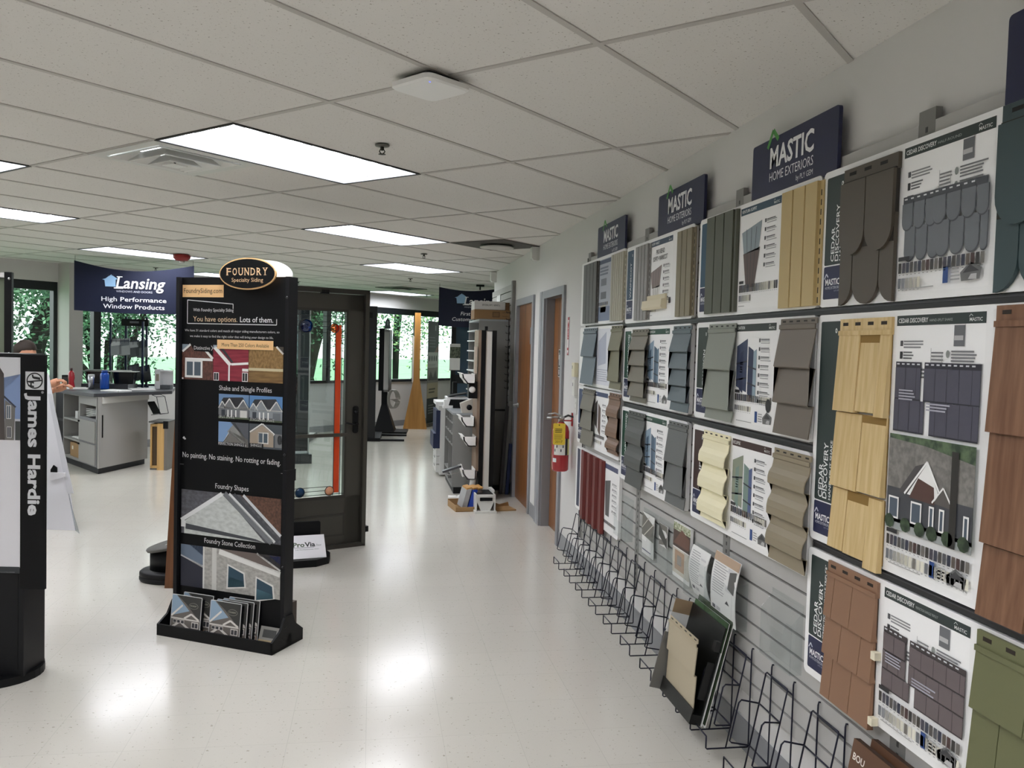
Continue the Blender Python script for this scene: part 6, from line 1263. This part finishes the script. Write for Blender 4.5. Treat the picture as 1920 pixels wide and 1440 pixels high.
# copier
t = thing('copier', 'white copier with a dark blue front beyond the sorter cabinet', 'copier', (.79, 10.75, 0), R(-90)); CW = mat('d5d6d4', .4); CB2 = mat('1f2a4a', .4)
b = MB(); b.box(0, .55, .02, .6, .02, .84, CW); b.box(-.01, .56, .0, .6, .80, .86, CW); b.build('body', t)
b = MB(); b.box(0, .55, -.03, .02, .52, .80, CB2); b.box(0, .55, -.06, .02, .34, .52, CB2); lab(b.build('front_cover', t), 'dark blue front cover')
for z in (.05, .15, .25):
    b = MB(); b.box(.01, .54, -.02, .02, z, z+.09, CW); d = b.build('paper_drawer', t); k = MB(); k.box(.2, .35, -.024, -.019, z+.05, z+.07, mat('7d7e80', .4)); k.build('pull', d)
b = MB(); b.box(0, .5, -.03, .1, .86, .90, CW); b.build('control_panel', t)
# machines on the sorter
t = thing('label_machine', 'black and white office machine on the sorter cabinet', 'office machine', (.86, 9.72, .866), 0)
b = MB(); b.box(0, .2, 0, .3, 0, .10, BLK); b.box(-.02, .22, .02, .28, .10, .125, WHITE); b.prism([(.0, .125), (.2, .16), (.22, .175), (.02, .14)], .02, .26, BLK); b.box(.05, .1, .03, .1, .17, .3, BLK); b.build('body', t); b = MB(); b.box(-.06, .05, -.03, .1, .0, .03, WHITE); b.prism([(-.05, .03), (.0, .03), (.02, .10), (-.05, .10)], -.02, .08, WHITE); b.build('tray', t)
t = thing('card_dispenser', 'pale angled dispenser with a round hole at the sorter front', 'dispenser', (.95, 9.03, .866), 0); b = MB(); b.prism([(0, 0), (.12, 0), (.12, .16), (-.02, .10)], 0, .12, mat('b5afa5', .5)); b.build('body', t); b = MB(); b.lathe([(.001, -.002), (.03, -.002), (.03, .001)], BLK, (.075, 0, .06), 16, 'y'); b.build('hole', t)
# calendar and dark glazed panel beyond
t = thing('dark_window_panel', 'dark framed glazed panel near the far banner', 'window sample', (1.24, 13.7, 0), R(3)); b = MB(); b.box(0, .07, 0, .06, .1, 2.0, DARKFR); b.box(.35, .42, 0, .06, .1, 2.0, DARKFR); b.box(0, .42, 0, .06, 1.93, 2.0, DARKFR); b.box(0, .42, 0, .06, .98, 1.12, DARKFR); b.box(-.05, .47, -.12, .18, 0, .1, BLK); b.build('frame', t); b = MB(); b.box(.07, .35, .02, .03, .1, 1.93, mat('44596b', .12)); lab(b.build('pane', t), 'blue grey pane')
t = thing('wall_calendar', 'hanging calendar with a dark photograph and white page', 'calendar', (1.20, 13.55, 1.20), R(3)); b = MB(); b.box(0, .17, 0, .004, 0, .42, mat('e4e4e2', .5)); b.build('pages', t); P = PR(0.); P.rect(.0, .19, .17, .37, noisy('2f382c', '77806c', (30, 30, 30), .5)); P.rect(0, .385, .17, .39, '9d9d9b'); P.rect(-.002, -.01, .172, .0, '55565a'); P.build('calendar_print', t)
# things on the floor by the displays
t = thing('carton_tray', 'shallow open brown carton on the floor with a blue folder inside', 'carton', (.80, 7.98, 0), R(8)); KR = mat('9a7a52', .7)
b = MB(); b.box(0, .26, 0, .34, 0, .006, KR); b.box(0, .006, 0, .34, 0, .06, KR); b.box(.254, .26, 0, .34, 0, .06, KR); b.box(0, .26, 0, .006, 0, .045, KR); b.box(0, .26, .334, .34, 0, .07, KR); b.build('tray', t)
for i, (x, c, lb) in enumerate(((.885, '9c9d9e', 'grey file box leaning in the brown carton tray'), (.945, '1d3fa0', 'blue file box leaning in the brown carton tray'), (.995, '6d625a', 'dark file box in the brown carton tray'))):
    b = MB(); b.xf = Matrix.Rotation(R(14), 4, 'Y'); b.prism([(-.02, .012), (.028, .0), (.028, .21-i*.01), (-.02, .19)], 0, .20, mat(c, .45)); b.prism([(-.018, .19), (.026, .21), (.026, .225), (-.018, .205)], .01, .19, mat('b98a4a', .6)); tag(b.build('file_box', None, (x, 8.07, .008), R(8)), lb, 'file box', 'file boxes in the carton tray')
t = thing('white_chute', 'white plastic unit with a black top on the floor', 'plastic unit', (.985, 7.93, 0), R(2)); WP = mat('d3d3cf', .4)
b = MB(); b.box(0, .19, 0, .012, .15, .175, WP); b.box(0, .012, 0, .34, 0, .175, WP); b.box(.178, .19, .0, .34, 0, .175, WP); b.box(0, .19, .33, .34, 0, .19, WP); b.prism([(.012, .15), (.178, .15), (.178, .11), (.14, .02), (.05, .02), (.012, .11)], .006, .012, WP); b.box(-.01, .2, -.03, .34, 0, .02, WP); b.box(.17, .2, .12, .3, .175, .2, WP); b.build('shell', t)
b = MB(); b.box(.012, .178, .012, .33, .16, .168, BLK); b.box(.02, .09, .18, .3, .168, .172, mat('5d4a3a', .5)); b.box(.04, .16, -.001, .004, .115, .145, BLK); lab(b.build('black_top', t), 'black top and slot')
b = MB(); b.box(0, .2, 0, .24, 0, .012, KR); b.prism([(.0, .012), (.2, .012), (.19, .05), (.1, .03), (.02, .06)], .2, .21, KR); tag(b.build('flat_carton', None, (1.20, 8.0, 0), R(12)), 'flattened brown carton on the floor beside the wooden door', 'carton')
